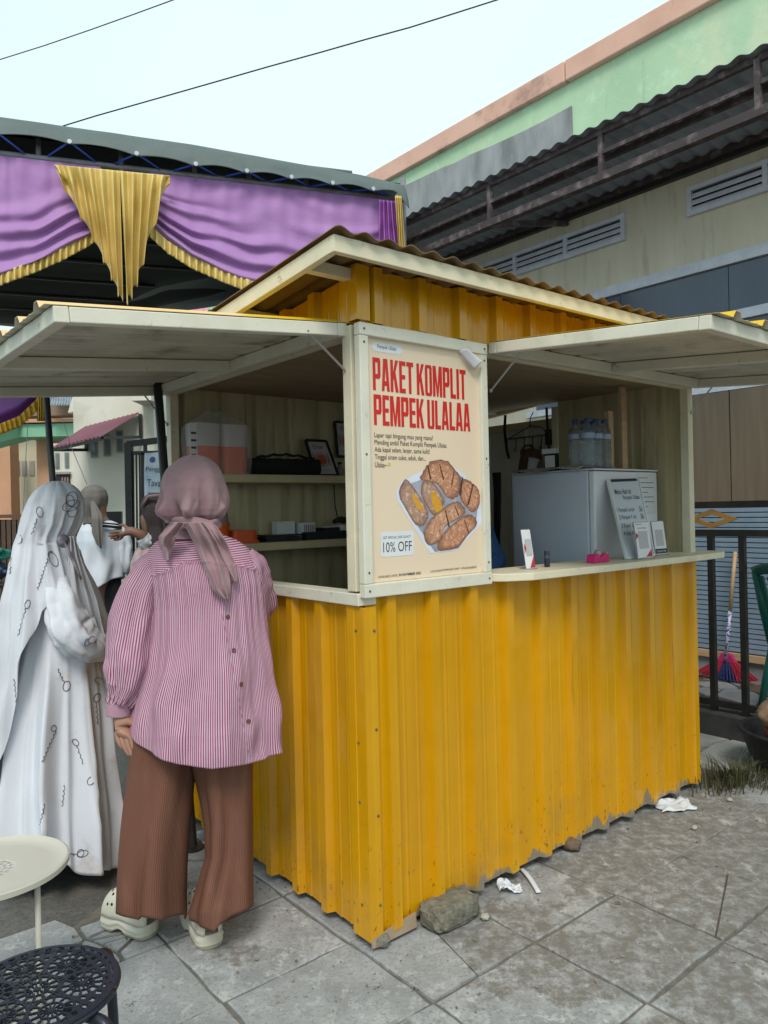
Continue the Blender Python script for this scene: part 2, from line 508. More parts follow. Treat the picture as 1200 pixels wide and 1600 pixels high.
# ================================================================== KIOSK
W, D, ZC, ZH = 2.103, 1.503, 1.138, 2.02
def profile(L, first, period=.196, h=.027, top=.036, slope=.011, minor=True, out=1):
    pts = [(0, 0)]
    x = first
    while x < L + period:
        for dx, hh in ((-top/2-slope, 0), (-top/2, h), (top/2, h), (top/2+slope, 0)):
            if 0 < x+dx < L: pts.append((x+dx, hh))
        if minor:
            for f in (.35, .65):
                xm = x + period*f
                for dx, hh in ((-.007, 0), (-.003, .0022), (.003, .0022), (.007, 0)):
                    if 0 < xm+dx < L: pts.append((xm+dx, hh))
        x += period
    pts.append((L, 0))
    return sorted(pts)
def sheet(b, prof, place, v0, v1, th=.002, nv=1):
    # place(u, o, v) -> point ; v0/v1 may be functions of u
    f0 = v0 if callable(v0) else (lambda u: v0)
    f1 = v1 if callable(v1) else (lambda u: v1)
    n = len(prof)
    vs, fs = [], []
    for side in (0, -th):
        for j in range(nv+1):
            for u, o in prof:
                vs.append(place(u, o+side, f0(u) + (f1(u)-f0(u))*j/nv))
    def idx(s, j, i): return s*(nv+1)*n + j*n + i
    for j in range(nv):
        for i in range(n-1):
            fs.append((idx(0,j,i), idx(0,j,i+1), idx(0,j+1,i+1), idx(0,j+1,i)))
            fs.append((idx(1,j,i), idx(1,j+1,i), idx(1,j+1,i+1), idx(1,j,i+1)))
    for i in range(n-1):
        fs.append((idx(0,0,i), idx(1,0,i), idx(1,0,i+1), idx(0,0,i+1)))
        fs.append((idx(0,nv,i), idx(0,nv,i+1), idx(1,nv,i+1), idx(1,nv,i)))
    for i in (0, n-1):
        for j in range(nv): fs.append((idx(0,j,i), idx(0,j+1,i), idx(1,j+1,i), idx(1,j,i)))
    b.add(vs, fs)
kio = thing('food_kiosk', (0, 0, 0), 'yellow corrugated metal food kiosk with cream trim, lifted side flaps and a serving counter', 'food stall', kf=True)
def kb(b, name, mat, parent=kio, **kw): return b.build(name, mat, parent, **kw)
rs = random.Random(11)
def jag(seed, amp=.008):
    return lambda u: .032 + amp*nz(u*9, seed) + amp*.8*nz(u*31, seed)
# lower front, three lapped sheets
for k, (u0, u1) in enumerate(((.0, .74), (.722, 1.42), (1.402, 2.098))):
    b = MB(); off = .0015*(k % 2)
    pr = [(u+u0, o) for u, o in profile(u1-u0, (.092-u0) % .196)]
    sheet(b, pr, lambda u, o, v: (u, -o-off, v), jag(k), ZC+.012)
    kb(b, 'wall_sheet', Y_LOW)
# lower left side
for k, (u0, u1) in enumerate(((.0, .72), (.702, 1.50))):
    b = MB(); off = .0015*(k % 2)
    pr = [(u+u0, o) for u, o in profile(u1-u0, (.046-u0) % .186, .186)]
    sheet(b, pr, lambda u, o, v: (-o-off, u, v), jag(k+7), ZC-.026)
    kb(b, 'wall_sheet', Y_LOW)
# folded corner strip with screws
b = MB()
b.prism([(-.024,-.024,.03),(.028,-.024,.03),(.028,-.0215,.03),(-.0215,-.0215,.03),(-.0215,.03,.03),(-.024,.03,.03)], (0,0,ZC-.06))
kb(b, 'corner_strip', Y_LOW)
for i, z in enumerate((.14,.43,.71,1.03)):
    for p, ax in (((.017,-.025,z), 1), ((-.025,.017,z+.05*math.sin(i*2.1)), 0)):
        b = MB()
        aa = (Vector((1,0,0)), Vector((0,0,1)), Vector((0,-1,0))) if ax else (Vector((0,1,0)), Vector((0,0,1)), Vector((-1,0,0)))
        b.lathe([(.005,0),(.005,.0012),(.003,.003)], p, 8, aa)
        kb(b, 'screw', BRASS)
# upper front band and sloping left gable
ZR = lambda y: 2.184 - .090*(y+.17)                       # roof underside height
b = MB(); sheet(b, profile(W, .066, .196), lambda u, o, v: (u, -o, v), 2.03, 2.214); kb(b, 'wall_sheet', Y_UP)
b = MB(); sheet(b, profile(D, .046, .186), lambda u, o, v: (-o, u, v), 2.03, lambda u: ZR(u)+.026); kb(b, 'wall_sheet', Y_UP)
b = MB(); b.prism([(-.023,-.024,2.035),(.03,-.024,2.035),(.03,-.0215,2.035),(-.0205,-.0215,2.035),(-.0205,.035,2.035),(-.023,.035,2.035)], (0,0,.178)); kb(b, 'corner_strip', Y_UP)
# back wall and far end wall (cream inside), with the doorway at the back of the far end
b = MB(); sheet(b, profile(W, .05, .196, minor=False), lambda u, o, v: (u, D-.022+o, v), .04, 2.03); kb(b, 'back_wall', CREAM)
b = MB(); sheet(b, profile(.80, .1, .196, minor=False), lambda u, o, v: (W-.022+o, u, v), .04, 2.03); kb(b, 'end_wall', CREAM)
b = MB(); b.box(W-.03, W+.02, .80, .845, .04, 2.0); kb(b, 'door_jamb', WOOD, bevel=.003)
b = MB(); b.box(W-.03, W+.02, 1.42, 1.46, .04, 2.0); kb(b, 'door_jamb', WOOD, bevel=.003)
b = MB(); b.box(W-.012, W+.03, .845, 1.42, 1.895, 1.938); kb(b, 'door_rail', mat_wood_paint('pine_rail', (.60,.46,.27)), bevel=.003)
b = MB(); sheet(b, profile(.575, .09, .15, minor=False, h=.012), lambda u, o, v: (W+.005-o, .845+u, v), .06, 1.895)
kb(b, 'door_leaf', M('pale_door_sheet', (.52,.50,.40), .5, (.42,.40,.31), 4))
# inside faces of the lower panels
b = MB(); b.box(.03, W-.03, .022, .028, .06, ZC-.03); kb(b, 'inner_lining', CREAM)
b = MB(); b.box(.022, .028, .03, D-.03, .06, ZC-.03); kb(b, 'inner_lining', CREAM)
b = MB(); b.box(.03, W-.03, .03, D-.03, .045, .07); kb(b, 'floor_board', PLY)
for y in (.12, .72, 1.32):
    b = MB(); b.box(.03, W-.03, y, y+.07, .0, .044); kb(b, 'skid', PLY, bevel=.004)
b = MB(); b.box(.008, W-.01, .01, D-.03, 2.026, 2.034); kb(b, 'ceiling', PLY)
# posts and sills
for (x0, x1, y0, y1, z0, z1) in ((-.034,.012,.0,.046,ZC+.02,2.02), (-.008,.034,D-.052,D-.004,.05,2.03), (W-.046,W-.0,-.008,.036,ZC-.03,2.02), (W-.04,W,D-.04,D,.05,2.03), (.532,.564,.0,.03,ZC,2.03)):
    b = MB(); b.box(x0,x1,y0,y1,z0,z1); kb(b, 'post', WOOD, bevel=.003)
b = MB(); b.box(-.036,.04,-.012,D-.01,ZC-.026,ZC+.014); kb(b, 'sill', WOODG, bevel=.003)
ZK = 1.175                                                # counter top
b = MB(); b.box(.568, W-.05, .002, .09, ZC+.0125, ZK-.0295); kb(b, 'counter_batten', WOOD)
b = MB(); b.prism([(.568,-.03,ZK-.029),(.60,-.075,ZK-.029),(.70,-.125,ZK-.029),(1.3,-.135,ZK-.029),(2.16,-.125,ZK-.029),(2.235,-.09,ZK-.029),(2.24,.02,ZK-.029),(2.104,.12,ZK-.029),(.568,.12,ZK-.029)], (0,0,.029))
kb(b, 'counter', WOOD, bevel=.003)
# poster frame rails
FRD = -.022
for nm, bx in (('frame_rail', (-.028,.566,FRD-.02,FRD+.012,ZC+.001,ZC+.045)), ('frame_rail', (-.028,.566,FRD-.02,FRD+.012,1.982,2.022)),
               ('frame_stile', (-.028,.008,FRD-.018,FRD+.012,ZC+.0455,1.9815)), ('frame_stile', (.532,.566,FRD-.018,FRD+.012,ZC+.0455,1.9815))):
    b = MB(); b.box(*bx); o = kb(b, nm, WOODG, bevel=.003)
for x, z in ((-.01,ZC+.023),(.55,ZC+.023),(-.01,2.002),(.55,2.002),(-.01,1.96),(.55,1.96),(-.01,1.22),(.55,1.22),(-.01,1.60),(.55,1.60)):
    b = MB(); b.lathe([(.0042,0),(.0036,.0015),(.001,.002)], (x, FRD-.0185-(.002 if z>2 or z<1.17 else 0), z), 8, (Vector((1,0,0)), Vector((0,0,1)), Vector((0,-1,0))))
    kb(b, 'screw', BRASS)
b = MB(); b.box(.004, .545, -.0218, -.0205, ZC+.03, 2.0); kb(b, 'poster_backing', CREAM)
# header beams over the openings
b = MB(); b.box(-.008,.03,.046,D-.052,1.99,2.03); kb(b, 'header', WOOD, bevel=.003)
b = MB(); b.box(.567,W-.046,-.006,.03,1.99,2.025); kb(b, 'header', WOOD, bevel=.003)
# roof: corrugated sheet, fascia boards, rafters
RX0, RX1, RY0, RY1 = -.215, W+.2, -.17, D+.12
def sinus(L, p, a):
    n = int(L/p*8)
    return [(L*i/n, a*math.sin(2*PI*L*i/n/p)) for i in range(n+1)]
ROOFM = M('brown_roof_sheet', (.20,.125,.055), .45, (.13,.08,.04), 5, dirt=(.07,.05,.035), ds=5)
b = MB(); sheet(b, sinus(RX1-RX0+.03, .0916, .0075), lambda u, o, v: (RX0-.012+u, v, ZR(v)+.049+o), RY0-.022, RY1+.05, th=.0025); kb(b, 'roof_sheet', ROOFM, smooth=True, sharp=50)
b = MB(); b.prism([(RX0,RY0,ZR(RY0)-.012),(RX1,RY0,ZR(RY0)-.012),(RX1,RY0,ZR(RY0)+.038),(RX0,RY0,ZR(RY0)+.038)], (0,.024,0)); kb(b, 'fascia_board', WOOD, bevel=.002)
for x in (RX0, RX1-.024):
    b = MB(); b.prism([(x,RY0+.0245,ZR(RY0)-.012),(x,RY1,ZR(RY1)-.012),(x,RY1,ZR(RY1)+.038),(x,RY0+.0245,ZR(RY0)+.038)], (.024,0,0)); kb(b, 'barge_board', WOOD, bevel=.002)
b = MB(); b.box(RX0+.0245,RX1-.0245,RY1-.024,RY1,ZR(RY1)-.012,ZR(RY1)+.036); kb(b, 'fascia_board', WOOD)
for y in (.02, .5, 1.0, 1.46):
    b = MB(); b.beam((RX0+.03,y,ZR(y)+.018),(RX1-.03,y,ZR(y)+.018),.035,.035); kb(b, 'purlin', WOOD)
# flaps
def flap(p0, eu, ew, en, L, Wd, ribs0, seed):
    # p0 hinge corner, eu along the hinge, ew outward (drops), en up
    p0, eu, ew, en = Vector(p0), Vector(eu), Vector(ew), Vector(en)
    P = lambda u, w, n: p0 + eu*u + ew*w + en*n
    b = MB(); sheet(b, profile(L, ribs0, .186, .02, .026, .014), lambda u, o, v: P(u, v, .023+o), 0, Wd+.02, th=.0012)
    f = kb(b, 'awning_flap', None)
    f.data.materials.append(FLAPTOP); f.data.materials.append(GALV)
    n = len(profile(L, ribs0, .186, .02, .026, .014))
    for i in range(2*(n-1)):
        if i % 2: f.data.polygons[i].material_index = 1
    def bt(u0,u1,w0,w1,n0,n1,m=WOODG):
        q = MB(); q.add([P(u0,w0,n0),P(u1,w0,n0),P(u1,w1,n0),P(u0,w1,n0),P(u0,w0,n1),P(u1,w0,n1),P(u1,w1,n1),P(u0,w1,n1)],
                        [(0,3,2,1),(4,5,6,7),(0,1,5,4),(1,2,6,5),(2,3,7,6),(3,0,4,7)])
        kb(q, 'batten', m, f, bevel=.003)
    s = .038
    bt(0,L,0,s,-.022,.02); bt(0,L,Wd-s,Wd,-.022,.02)
    for u in (0, L/2-.02, L-s): bt(u,u+s,s+.001,Wd-s-.001,-.021,.0195)
    return f, P
FLAPTOP = M('peach_yellow_sheet', (.78,.55,.28), .4, (.74,.48,.19), 3)
_t = FLAPTOP.node_tree; _p = _t.nodes['Principled BSDF']     # deeper yellow towards the kiosk, paler peach farther out
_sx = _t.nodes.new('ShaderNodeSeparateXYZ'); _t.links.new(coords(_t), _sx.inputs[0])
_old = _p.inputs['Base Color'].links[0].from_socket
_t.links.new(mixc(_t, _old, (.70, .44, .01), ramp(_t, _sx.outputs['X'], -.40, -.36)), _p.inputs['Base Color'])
drop = math.atan2(.085, .93)
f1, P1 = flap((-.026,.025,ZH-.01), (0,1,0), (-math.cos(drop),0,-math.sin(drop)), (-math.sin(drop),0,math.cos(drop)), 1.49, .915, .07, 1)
drop2 = math.atan2(.078, .86)
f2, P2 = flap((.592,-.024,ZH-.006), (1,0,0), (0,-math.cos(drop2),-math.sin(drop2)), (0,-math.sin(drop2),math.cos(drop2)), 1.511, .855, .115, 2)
for fl, p, q in ((f1, (-.18,.03,1.985), (-.012,.03,1.858)), (f2, (.63,-.16,1.99), (.602,-.02,1.856)), (f2, (2.085,-.13,1.995), (2.085,-.01,1.872)), (f1, (-.13,1.485,1.995), (-.01,1.485,1.85))):
    b = MB(); b.tube([p, q], .0042, 8); b.ball(q, .008,.008,.008, 8, 6); b.ball(p, .007,.007,.007, 8, 6)
    kb(b, 'stay_rod', CHROME, fl)
# shelves on the back wall
for z in (1.608, 1.273):
    b = MB(); b.box(.045, 1.30, 1.29, D-.026, z-.04, z); kb(b, 'shelf', mat_wood_paint('shelf_board_%d' % (z*10), (.58,.48,.28)), bevel=.003)

# ================================================================== POSTER
TXT = {}
def text_mesh(body, x0, x1, z0, z1, shear=0, bold=0):
    cu = bpy.data.curves.new('t', 'FONT'); cu.body = body; cu.shear = shear; cu.offset = bold; cu.resolution_u = 3
    ob = bpy.data.objects.new('t', cu); col.objects.link(ob)
    bpy.context.view_layer.update()
    me = bpy.data.meshes.new_from_object(ob.evaluated_get(bpy.context.evaluated_depsgraph_get()))
    vs = [v.co.copy() for v in me.vertices]; fs = [list(p.vertices) for p in me.polygons]
    bpy.data.objects.remove(ob); bpy.data.curves.remove(cu); bpy.data.meshes.remove(me)
    ax, bx_ = min(v.x for v in vs), max(v.x for v in vs); ay, by_ = min(v.y for v in vs), max(v.y for v in vs)
    return [((v.x-ax)/(bx_-ax)*(x1-x0)+x0, (v.y-ay)/(by_-ay)*(z1-z0)+z0) for v in vs], fs
def add_text(b, body, x0, x1, z0, z1, place, **kw):
    vs, fs = text_mesh(body, x0, x1, z0, z1, **kw)
    b.add([place(x, z) for x, z in vs], fs)
PAPER = M('cream_poster_print', (.80,.635,.47), .34, (.78,.61,.44), 2)
RED = M('red_print', (.62,.018,.012), .4, (.58,.015,.01))
INK = M('brown_black_ink', (.06,.045,.035), .5)
WPR = M('white_print', (.74,.74,.76), .4, (.7,.7,.73))
PY = -.0224
post = thing('poster', (.3, PY, ZC+.03), 'tall cream food poster with red PAKET KOMPLIT PEMPEK ULALAA heading in the white frame', 'poster', kf=True)
def pl(layer): return lambda x, z: (x*.985-.0187, PY - .0004*layer, z*.98+.034)
def pz(u): return u
# the sheet itself, its top right corner peeled forward
b = MB()
def pap(u, v):
    x, z = .038 + .529*u, ZC+.037 + (.858)*v
    d = max(0, (x-.40)*.55 + (z-1.90)*.9 - .088)
    lift = max(0, v-.93)/.07*.010*math.sin(PI*min(1, max(0, (u-.15)/.6)))
    return (x*.985-.0187, PY - lift - min(d, .04)*.35, (z - min(d, .03)*.15)*.98+.034)
b.grid(pap, 40, 50)
sheet_o = kb(b, 'paper_sheet', PAPER, post, smooth=True)
b = MB()                                                  # the white back of the curled corner
def curl(u, v):
    a = Vector((.447, PY-.012, 1.985)); c = Vector((.520, PY-.020, 1.925)); t = Vector((.556, PY-.032, 1.957))
    e = a.lerp(c, u); p = e.lerp(Vector((.49+.066*u, PY-.03, 1.985-.028*u)), v)
    p = p + Vector((0, -.012*math.sin(PI*v), .008*math.sin(PI*v)))
    return Vector((p.x*.985-.0187, p.y, p.z*.98+.034))
b.grid(curl, 12, 8); kb(b, 'paper_curl', WPR, post, smooth=True, solid=.0006)
def rrect(x0, x1, z0, z1, r, n=6):
    o = []
    for cx, cz, a0 in ((x1-r,z1-r,0),(x0+r,z1-r,90),(x0+r,z0+r,180),(x1-r,z0+r,270)):
        for i in range(n+1):
            a = R(a0+90*i/n); o.append((cx+r*math.cos(a), cz+r*math.sin(a)))
    return o
def flat(name, mat, pts, layer, parent=post):
    b = MB(); b.poly([pl(layer)(x, z) for x, z in pts][::-1]); return kb(b, name, mat, parent)
flat('name_pill', WPR, rrect(.054,.187,1.944,1.976,.015), 2)
flat('discount_badge', WPR, rrect(.074,.221,1.257,1.341,.010), 2)
GL = {'P': (1, [[(0,0),(.36,0),(.36,1),(0,1)],[(.36,.86),(.8,.86),(.92,1),(.36,1)],[(.64,.36),(.86,.36),(1,.46),(1,.92),(.92,1),(.64,.87)],[(.36,.36),(.64,.36),(.64,.5),(.36,.5)]]),
 'A': (1.05, [[(0,0),(.33,0),(.52,.82),(.5,1),(.24,1)],[(1,0),(.67,0),(.48,.82),(.5,1),(.76,1)],[(.26,.17),(.74,.17),(.69,.31),(.31,.31)]]),
 'K': (1.05, [[(0,0),(.34,0),(.34,1),(0,1)],[(.34,.36),(.5,.5),(1,1),(.63,1),(.34,.62)],[(.38,.52),(.62,0),(1,0),(.62,.66)]]),
 'E': (.86, [[(0,0),(.42,0),(.42,1),(0,1)],[(.42,0),(1,0),(1,.14),(.42,.14)],[(.42,.86),(1,.86),(1,1),(.42,1)],[(.42,.44),(.94,.44),(.94,.57),(.42,.57)]]),
 'T': (.95, [[(.31,0),(.69,0),(.69,.86),(.31,.86)],[(0,.86),(1,.86),(1,1),(0,1)]]),
 'O': (1, [[(0,.1),(.36,.1),(.36,.9),(0,.9)],[(.64,.1),(1,.1),(1,.9),(.64,.9)],[(0,.9),(1,.9),(.88,1),(.12,1)],[(.12,0),(.88,0),(1,.1),(0,.1)]]),
 'M': (1.35, [[(0,0),(.26,0),(.26,1),(0,1)],[(.74,0),(1,0),(1,1),(.74,1)],[(.26,1),(.26,.55),(.42,.0),(.5,.0),(.5,.3),(.33,1)],[(.74,1),(.67,1),(.5,.3),(.5,0),(.58,0),(.74,.55)]]),
 'L': (.82, [[(0,0),(.44,0),(.44,1),(0,1)],[(.44,0),(1,0),(1,.14),(.44,.14)]]),
 'I': (.38, [[(0,0),(1,0),(1,1),(0,1)]]),
 'U': (1, [[(0,.1),(.36,.1),(.36,1),(0,1)],[(.64,.1),(1,.1),(1,1),(.64,1)],[(.12,0),(.88,0),(1,.1),(0,.1)]])}
def heading(word, x0, x1, z0, z1, layer):
    tot = sum(.34 if ch == ' ' else GL[ch][0]+.13 for ch in word) - .13
    k = (x1-x0)/tot; x = x0; b = MB()
    for ch in word:
        if ch == ' ': x += .34*k; continue
        w, polys = GL[ch]
        for i, po in enumerate(polys):
            pts = [(x+px_*w*k, z0+pz_*(z1-z0)) for px_, pz_ in po]
            ar = sum(pts[i_][0]*pts[(i_+1) % len(pts)][1]-pts[(i_+1) % len(pts)][0]*pts[i_][1] for i_ in range(len(pts)))
            if ar < 0: pts = pts[::-1]
            b.poly([Vector(pl(layer)(*q)) + Vector((0,-.00006*i,0)) for q in pts])
        x += (w+.13)*k
    kb(b, 'heading_lettering', RED, post)
heading('PAKET KOMPLIT', .056, .494, 1.814, 1.923, 3)
heading('PEMPEK ULALAA', .057, .512, 1.698, 1.800, 3)
b = MB(); P3 = pl(3)
for body, x1, z in (('Laper tapi bingung mau yang mana?', .322, 1.658), ('Mending ambil Paket Komplit Pempek Ulalaa', .388, 1.634), ('Ada kapal selam, lenjer, sama kulit!', .305, 1.610), ('Tinggal siram cuko, aduk, dan...', .286, 1.585), ('Ulalaa~', .108, 1.563)):
    add_text(b, body, .057, x1, z-.006, z+.0155 if '~' not in body else z+.012, P3)
kb(b, 'small_lettering', INK, post)['kind'] = 'stuff'
b = MB(); add_text(b, 'Pempek Ulalaa', .078, .160, 1.952, 1.968, P3); add_text(b, 'GET SPECIAL DISCOUNT*', .083, .208, 1.317, 1.326, P3)
add_text(b, 'AVAILABLE UNTIL', .060, .145, 1.188, 1.1955, P3); add_text(b, '20 NOVEMBER 2025', .149, .250, 1.188, 1.1965, P3, bold=.02)
add_text(b, 'LOCATION', .297, .345, 1.190, 1.1975, P3); add_text(b, 'KOMPLEKS SMP 1 PANGKAJENE', .349, .528, 1.189, 1.1985, P3)
add_text(b, '10% OFF', .084, .211, 1.272, 1.306, P3); kb(b, 'small_lettering', M('dark_ink', (.035,.035,.05), .5), post)['kind'] = 'stuff'
b = MB(); b.poly([P3(.118+.0065*math.cos(a*PI/6), 1.568+.0065*math.sin(a*PI/6)) for a in range(12)]); kb(b, 'smiley', M('yellow_print', (.75,.55,.05), .4), post)
# the printed picture: a paper tray of fried fish cakes
def fan(name, pts, layer, mat, wob=.05, seed=0, n=44):
    cx = sum(p[0] for p in pts)/len(pts); cz = sum(p[1] for p in pts)/len(pts)
    per = []
    m = len(pts)
    for i in range(n):
        t = i/n*m; k = int(t); f = t-k
        p0, p1, p2, p3 = (pts[(k+q-1) % m] for q in range(4))
        def cr(a, b_, c, d): return .5*((2*b_)+(-a+c)*f+(2*a-5*b_+4*c-d)*f*f+(-a+3*b_-3*c+d)*f**3)
        x, z = cr(p0[0],p1[0],p2[0],p3[0]), cr(p0[1],p1[1],p2[1],p3[1])
        k_ = 1 + wob*nz(x*90, z*90, seed)
        per.append((cx+(x-cx)*k_, cz+(z-cz)*k_))
    b = MB(); rings = (1., .93, .8, .6, .35)
    vs = [pl(layer)(cx+(x-cx)*r, cz+(z-cz)*r) for r in rings for x, z in per] + [pl(layer)(cx, cz)]
    fs, uvs = [], []
    for j in range(len(rings)-1):
        for i in range(n):
            fs.append((j*n+i, j*n+(i+1) % n, (j+1)*n+(i+1) % n, (j+1)*n+i)); uvs.append([(0,1-rings[j])]*2+[(0,1-rings[j+1])]*2)
    for i in range(n):
        fs.append(((len(rings)-1)*n+i, (len(rings)-1)*n+(i+1) % n, len(vs)-1)); uvs.append([(0,.65),(0,.65),(0,1)])
    b.add(vs, fs, uvs)
    return kb(b, name, mat, post)
def mat_food(name, c1, c2, edge, s=220):
    m, t, p = new_mat(name)
    v = coords(t)
    c = mixc(t, c1, c2, ramp(t, noi(t, v, s, 5, .7), .38, .62))
    c = mixc(t, c, (.82,.52,.34), ramp(t, noi(t, v, s*.45, 4, .7), .52, .62, 0, .75))
    c = mixc(t, c, (.13,.05,.028), ramp(t, noi(t, v, s*.6, 5, .7), .58, .66, 0, .8))
    uv = t.nodes.new('ShaderNodeTexCoord').outputs['UV']
    sep = t.nodes.new('ShaderNodeSeparateXYZ'); t.links.new(uv, sep.inputs[0])
    c = mixc(t, c, edge, ramp(t, sep.outputs['Y'], 0, .3, .85, 0))
    t.links.new(c, p.inputs['Base Color']); p.inputs['Roughness'].default_value = .4
    return m
FD1 = mat_food('print_fried_cake', (.66,.31,.17), (.36,.13,.065), (.15,.05,.03))
FD2 = mat_food('print_fried_roll', (.64,.34,.20), (.42,.18,.10), (.16,.07,.04), 120)
FD3 = mat_food('print_egg_cake', (.48,.29,.21), (.36,.20,.15), (.16,.08,.06), 130)
YOLK = M('print_yolk', (.70,.36,.02), .4, (.60,.28,.02), 60)
TRAY = M('print_tray_white', (.74,.77,.86), .4, (.60,.65,.78), 10)
TRAYD = M('print_tray_inside', (.26,.25,.30), .4, (.46,.47,.56), 14)
SLIT = M('print_slit', (.07,.03,.02), .5)
def Q(x, z): return (.148+(x-150)/900*.404, 1.262 + (1190-z)/1090*.326)   # photo detail to poster
qq = lambda *a: [Q(*p) for p in a]
flat('printed_tray', TRAY, qq((480,1205),(150,560),(145,480),(200,360),(420,230),(750,170),(880,270),(1065,620),(1070,880),(780,1190))[::1], 2)
flat('printed_tray_inside', TRAYD, qq((530,1190),(180,560),(190,420),(420,330),(760,230),(980,400),(1040,600),(1000,880),(790,1170)), 3)
fan('printed_food', qq((230,340),(300,390),(420,600),(470,740),(420,870),(330,850),(240,680),(175,500)), 4, FD3, .05, 1)
fan('printed_food', qq((300,500),(360,560),(420,680),(400,700),(340,640)), 5, YOLK, .04, 2)
fan('printed_food', qq((430,340),(530,370),(620,520),(640,620),(540,760),(450,640),(395,480)), 5, FD3, .05, 3)
fan('printed_food', qq((510,480),(560,510),(620,650),(600,710),(550,720),(510,600)), 6, YOLK, .04, 4)
fan('printed_food', qq((420,260),(500,130),(690,110),(800,240),(840,330),(800,520),(700,560),(560,380),(400,340)), 4, FD1, .10, 5)
fan('printed_food', qq((860,330),(960,360),(1050,480),(1040,660),(960,730),(860,620),(820,520)), 4, FD1, .10, 6)
fan('printed_food', qq((420,940),(520,770),(680,640),(800,600),(880,720),(800,800),(640,900),(580,1060),(460,1100)), 6, FD2, .06, 7)
fan('printed_food', qq((560,1110),(620,980),(720,880),(900,760),(990,800),(1000,900),(900,1010),(780,1150),(600,1180)), 7, FD1, .07, 8)
b = MB()
for (a, c, w, l) in (((470,170),(500,330),14,8),((600,150),(640,330),12,8),((760,220),(730,400),10,8),((850,300),(820,520),22,8),((975,380),(910,640),18,8),((650,700),(690,900),14,8),((760,650),(800,770),12,8),((860,820),(910,990),12,8)):
    p0, p1 = Q(*a), Q(*c); wd = w/900*.404/2
    b.poly([pl(l)(p0[0]-wd*.3,p0[1]), pl(l)(p1[0]-wd,p1[1]), pl(l)(p1[0]+wd,p1[1]), pl(l)(p0[0]+wd,p0[1])])
kb(b, 'printed_slits', SLIT, post)['kind'] = 'stuff'
# ================================================================== THINGS IN AND ON THE KIOSK
def kbuild(b, name, mat, parent=None, **kw):
    if parent is None: kw['kf'] = True
    return b.build(name, mat, parent, **kw)
SH1, SH2 = 1.608, 1.273
ORANGE = M('orange_plastic', (.75,.11,.012), .45, (.64,.085,.010), 5)
WHITEB = M('white_tub_plastic', (.62,.58,.57), .45, (.52,.48,.47), 5)
FILM = M('thin_clear_bag', (.85,.87,.88), .18, (.8,.82,.83), 5, trans=.0, alpha=.2, bmp=.8, bs=16, bd=.02)
def tub(x0, x1, y0, y1, label):
    zt = 1.832
    t = thing('food_tub', ((x0+x1)/2, (y0+y1)/2, SH1), label, 'tub', 'tubs in the clear bag on the top shelf', kf=True)
    zm = 1.742
    def body(za, zb, sh):
        b = MB()
        def fn(u, v):
            th = 2*PI*u; c, s = math.cos(th), math.sin(th)
            rx = (x1-x0)/2*(.90+.10*(za+(zb-za)*v-SH1)/(zt-SH1)); ry = (y1-y0)/2*.95
            k = (abs(c)**5+abs(s)**5)**(-.2)
            return ((x0+x1)/2+rx*c*k, (y0+y1)/2+ry*s*k, za+(zb-za)*v)
        b.grid(fn, 28, 3, closed=True, capb=True, capt=True); return b
    kbuild(body(SH1+.001, zm, 0), 'tub_base', ORANGE, t, smooth=True, sharp=50)
    kbuild(body(zm, zt, 0), 'tub_top', WHITEB, t, smooth=True, sharp=50)
    b = body(zt, zt+.018, 0); kbuild(b, 'lid', WHITEB, t, smooth=True, sharp=50)
tub(.055, .20, 1.33, 1.46, 'left orange and white food tub in a clear bag on the top shelf')
tub(.205, .345, 1.33, 1.46, 'right orange and white food tub in a clear bag on the top shelf')
b = MB()
def bag(u, v):
    th = 2*PI*u; z = SH1+.002 + .30*v
    w = interp(v, [0,.75,.85,1], [1.02,1.04,.8,.3])
    c, s = math.cos(th), math.sin(th); k = (abs(c)**6+abs(s)**6)**(-1/6)
    wr = 1+.05*nz(math.cos(th)*3, math.sin(th)*3, z*14)
    return (.200+.155*c*k*w*wr, 1.395+.08*s*k*w*wr, z+.015*nz(th*3, 2, 5)*v)
b.grid(bag, 60, 24, closed=True)
tag(kbuild(b, 'plastic_bag', FILM, smooth=True), 'crinkled clear plastic bag knotted round the two orange tubs', 'plastic bag')
b = MB(); b.box(.026,.062,1.318,1.319,1.68,1.845)
t = tag(kbuild(b, 'label_sheet', WPR), 'white printed label sheet on the left of the bagged tubs', 'label')
for i in range(4):
    b = MB(); b.box(.031,.057,1.3170,1.3178,1.69+.034*i,1.70+.034*i); kbuild(b, 'print_block', INK if i else RED, t)
b = MB()
def blk(u, v):
    th = 2*PI*u; x = .365 + .44*v
    h = .042*(1+.12*nz(v*7, 3)); e = min(1, 12*v+.2, 12*(1-v)+.2)
    c, s = math.cos(th), math.sin(th); k = (abs(c)**4+abs(s)**4)**(-.25)
    return (x, 1.40+.055*c*k*e, SH1+.045+.043*s*k*e*(1+.1*nz(v*12, th)))
b.grid(blk, 20, 30, closed=True, capb=True, capt=True)
t = tag(kbuild(b, 'carry_bag', BLACKC, smooth=True), 'long black cloth bag lying on the top shelf', 'bag')
b = MB(); b.tube([(.40+.34*i/14, 1.36, SH1+.088+.018*math.sin(PI*i/14)+.004*math.sin(i*2.)) for i in range(15)], .007, 6); kbuild(b, 'strap', BLACKC, t)
PICP = M('print_paper', (.50,.47,.47), .5, (.45,.42,.42), 5)
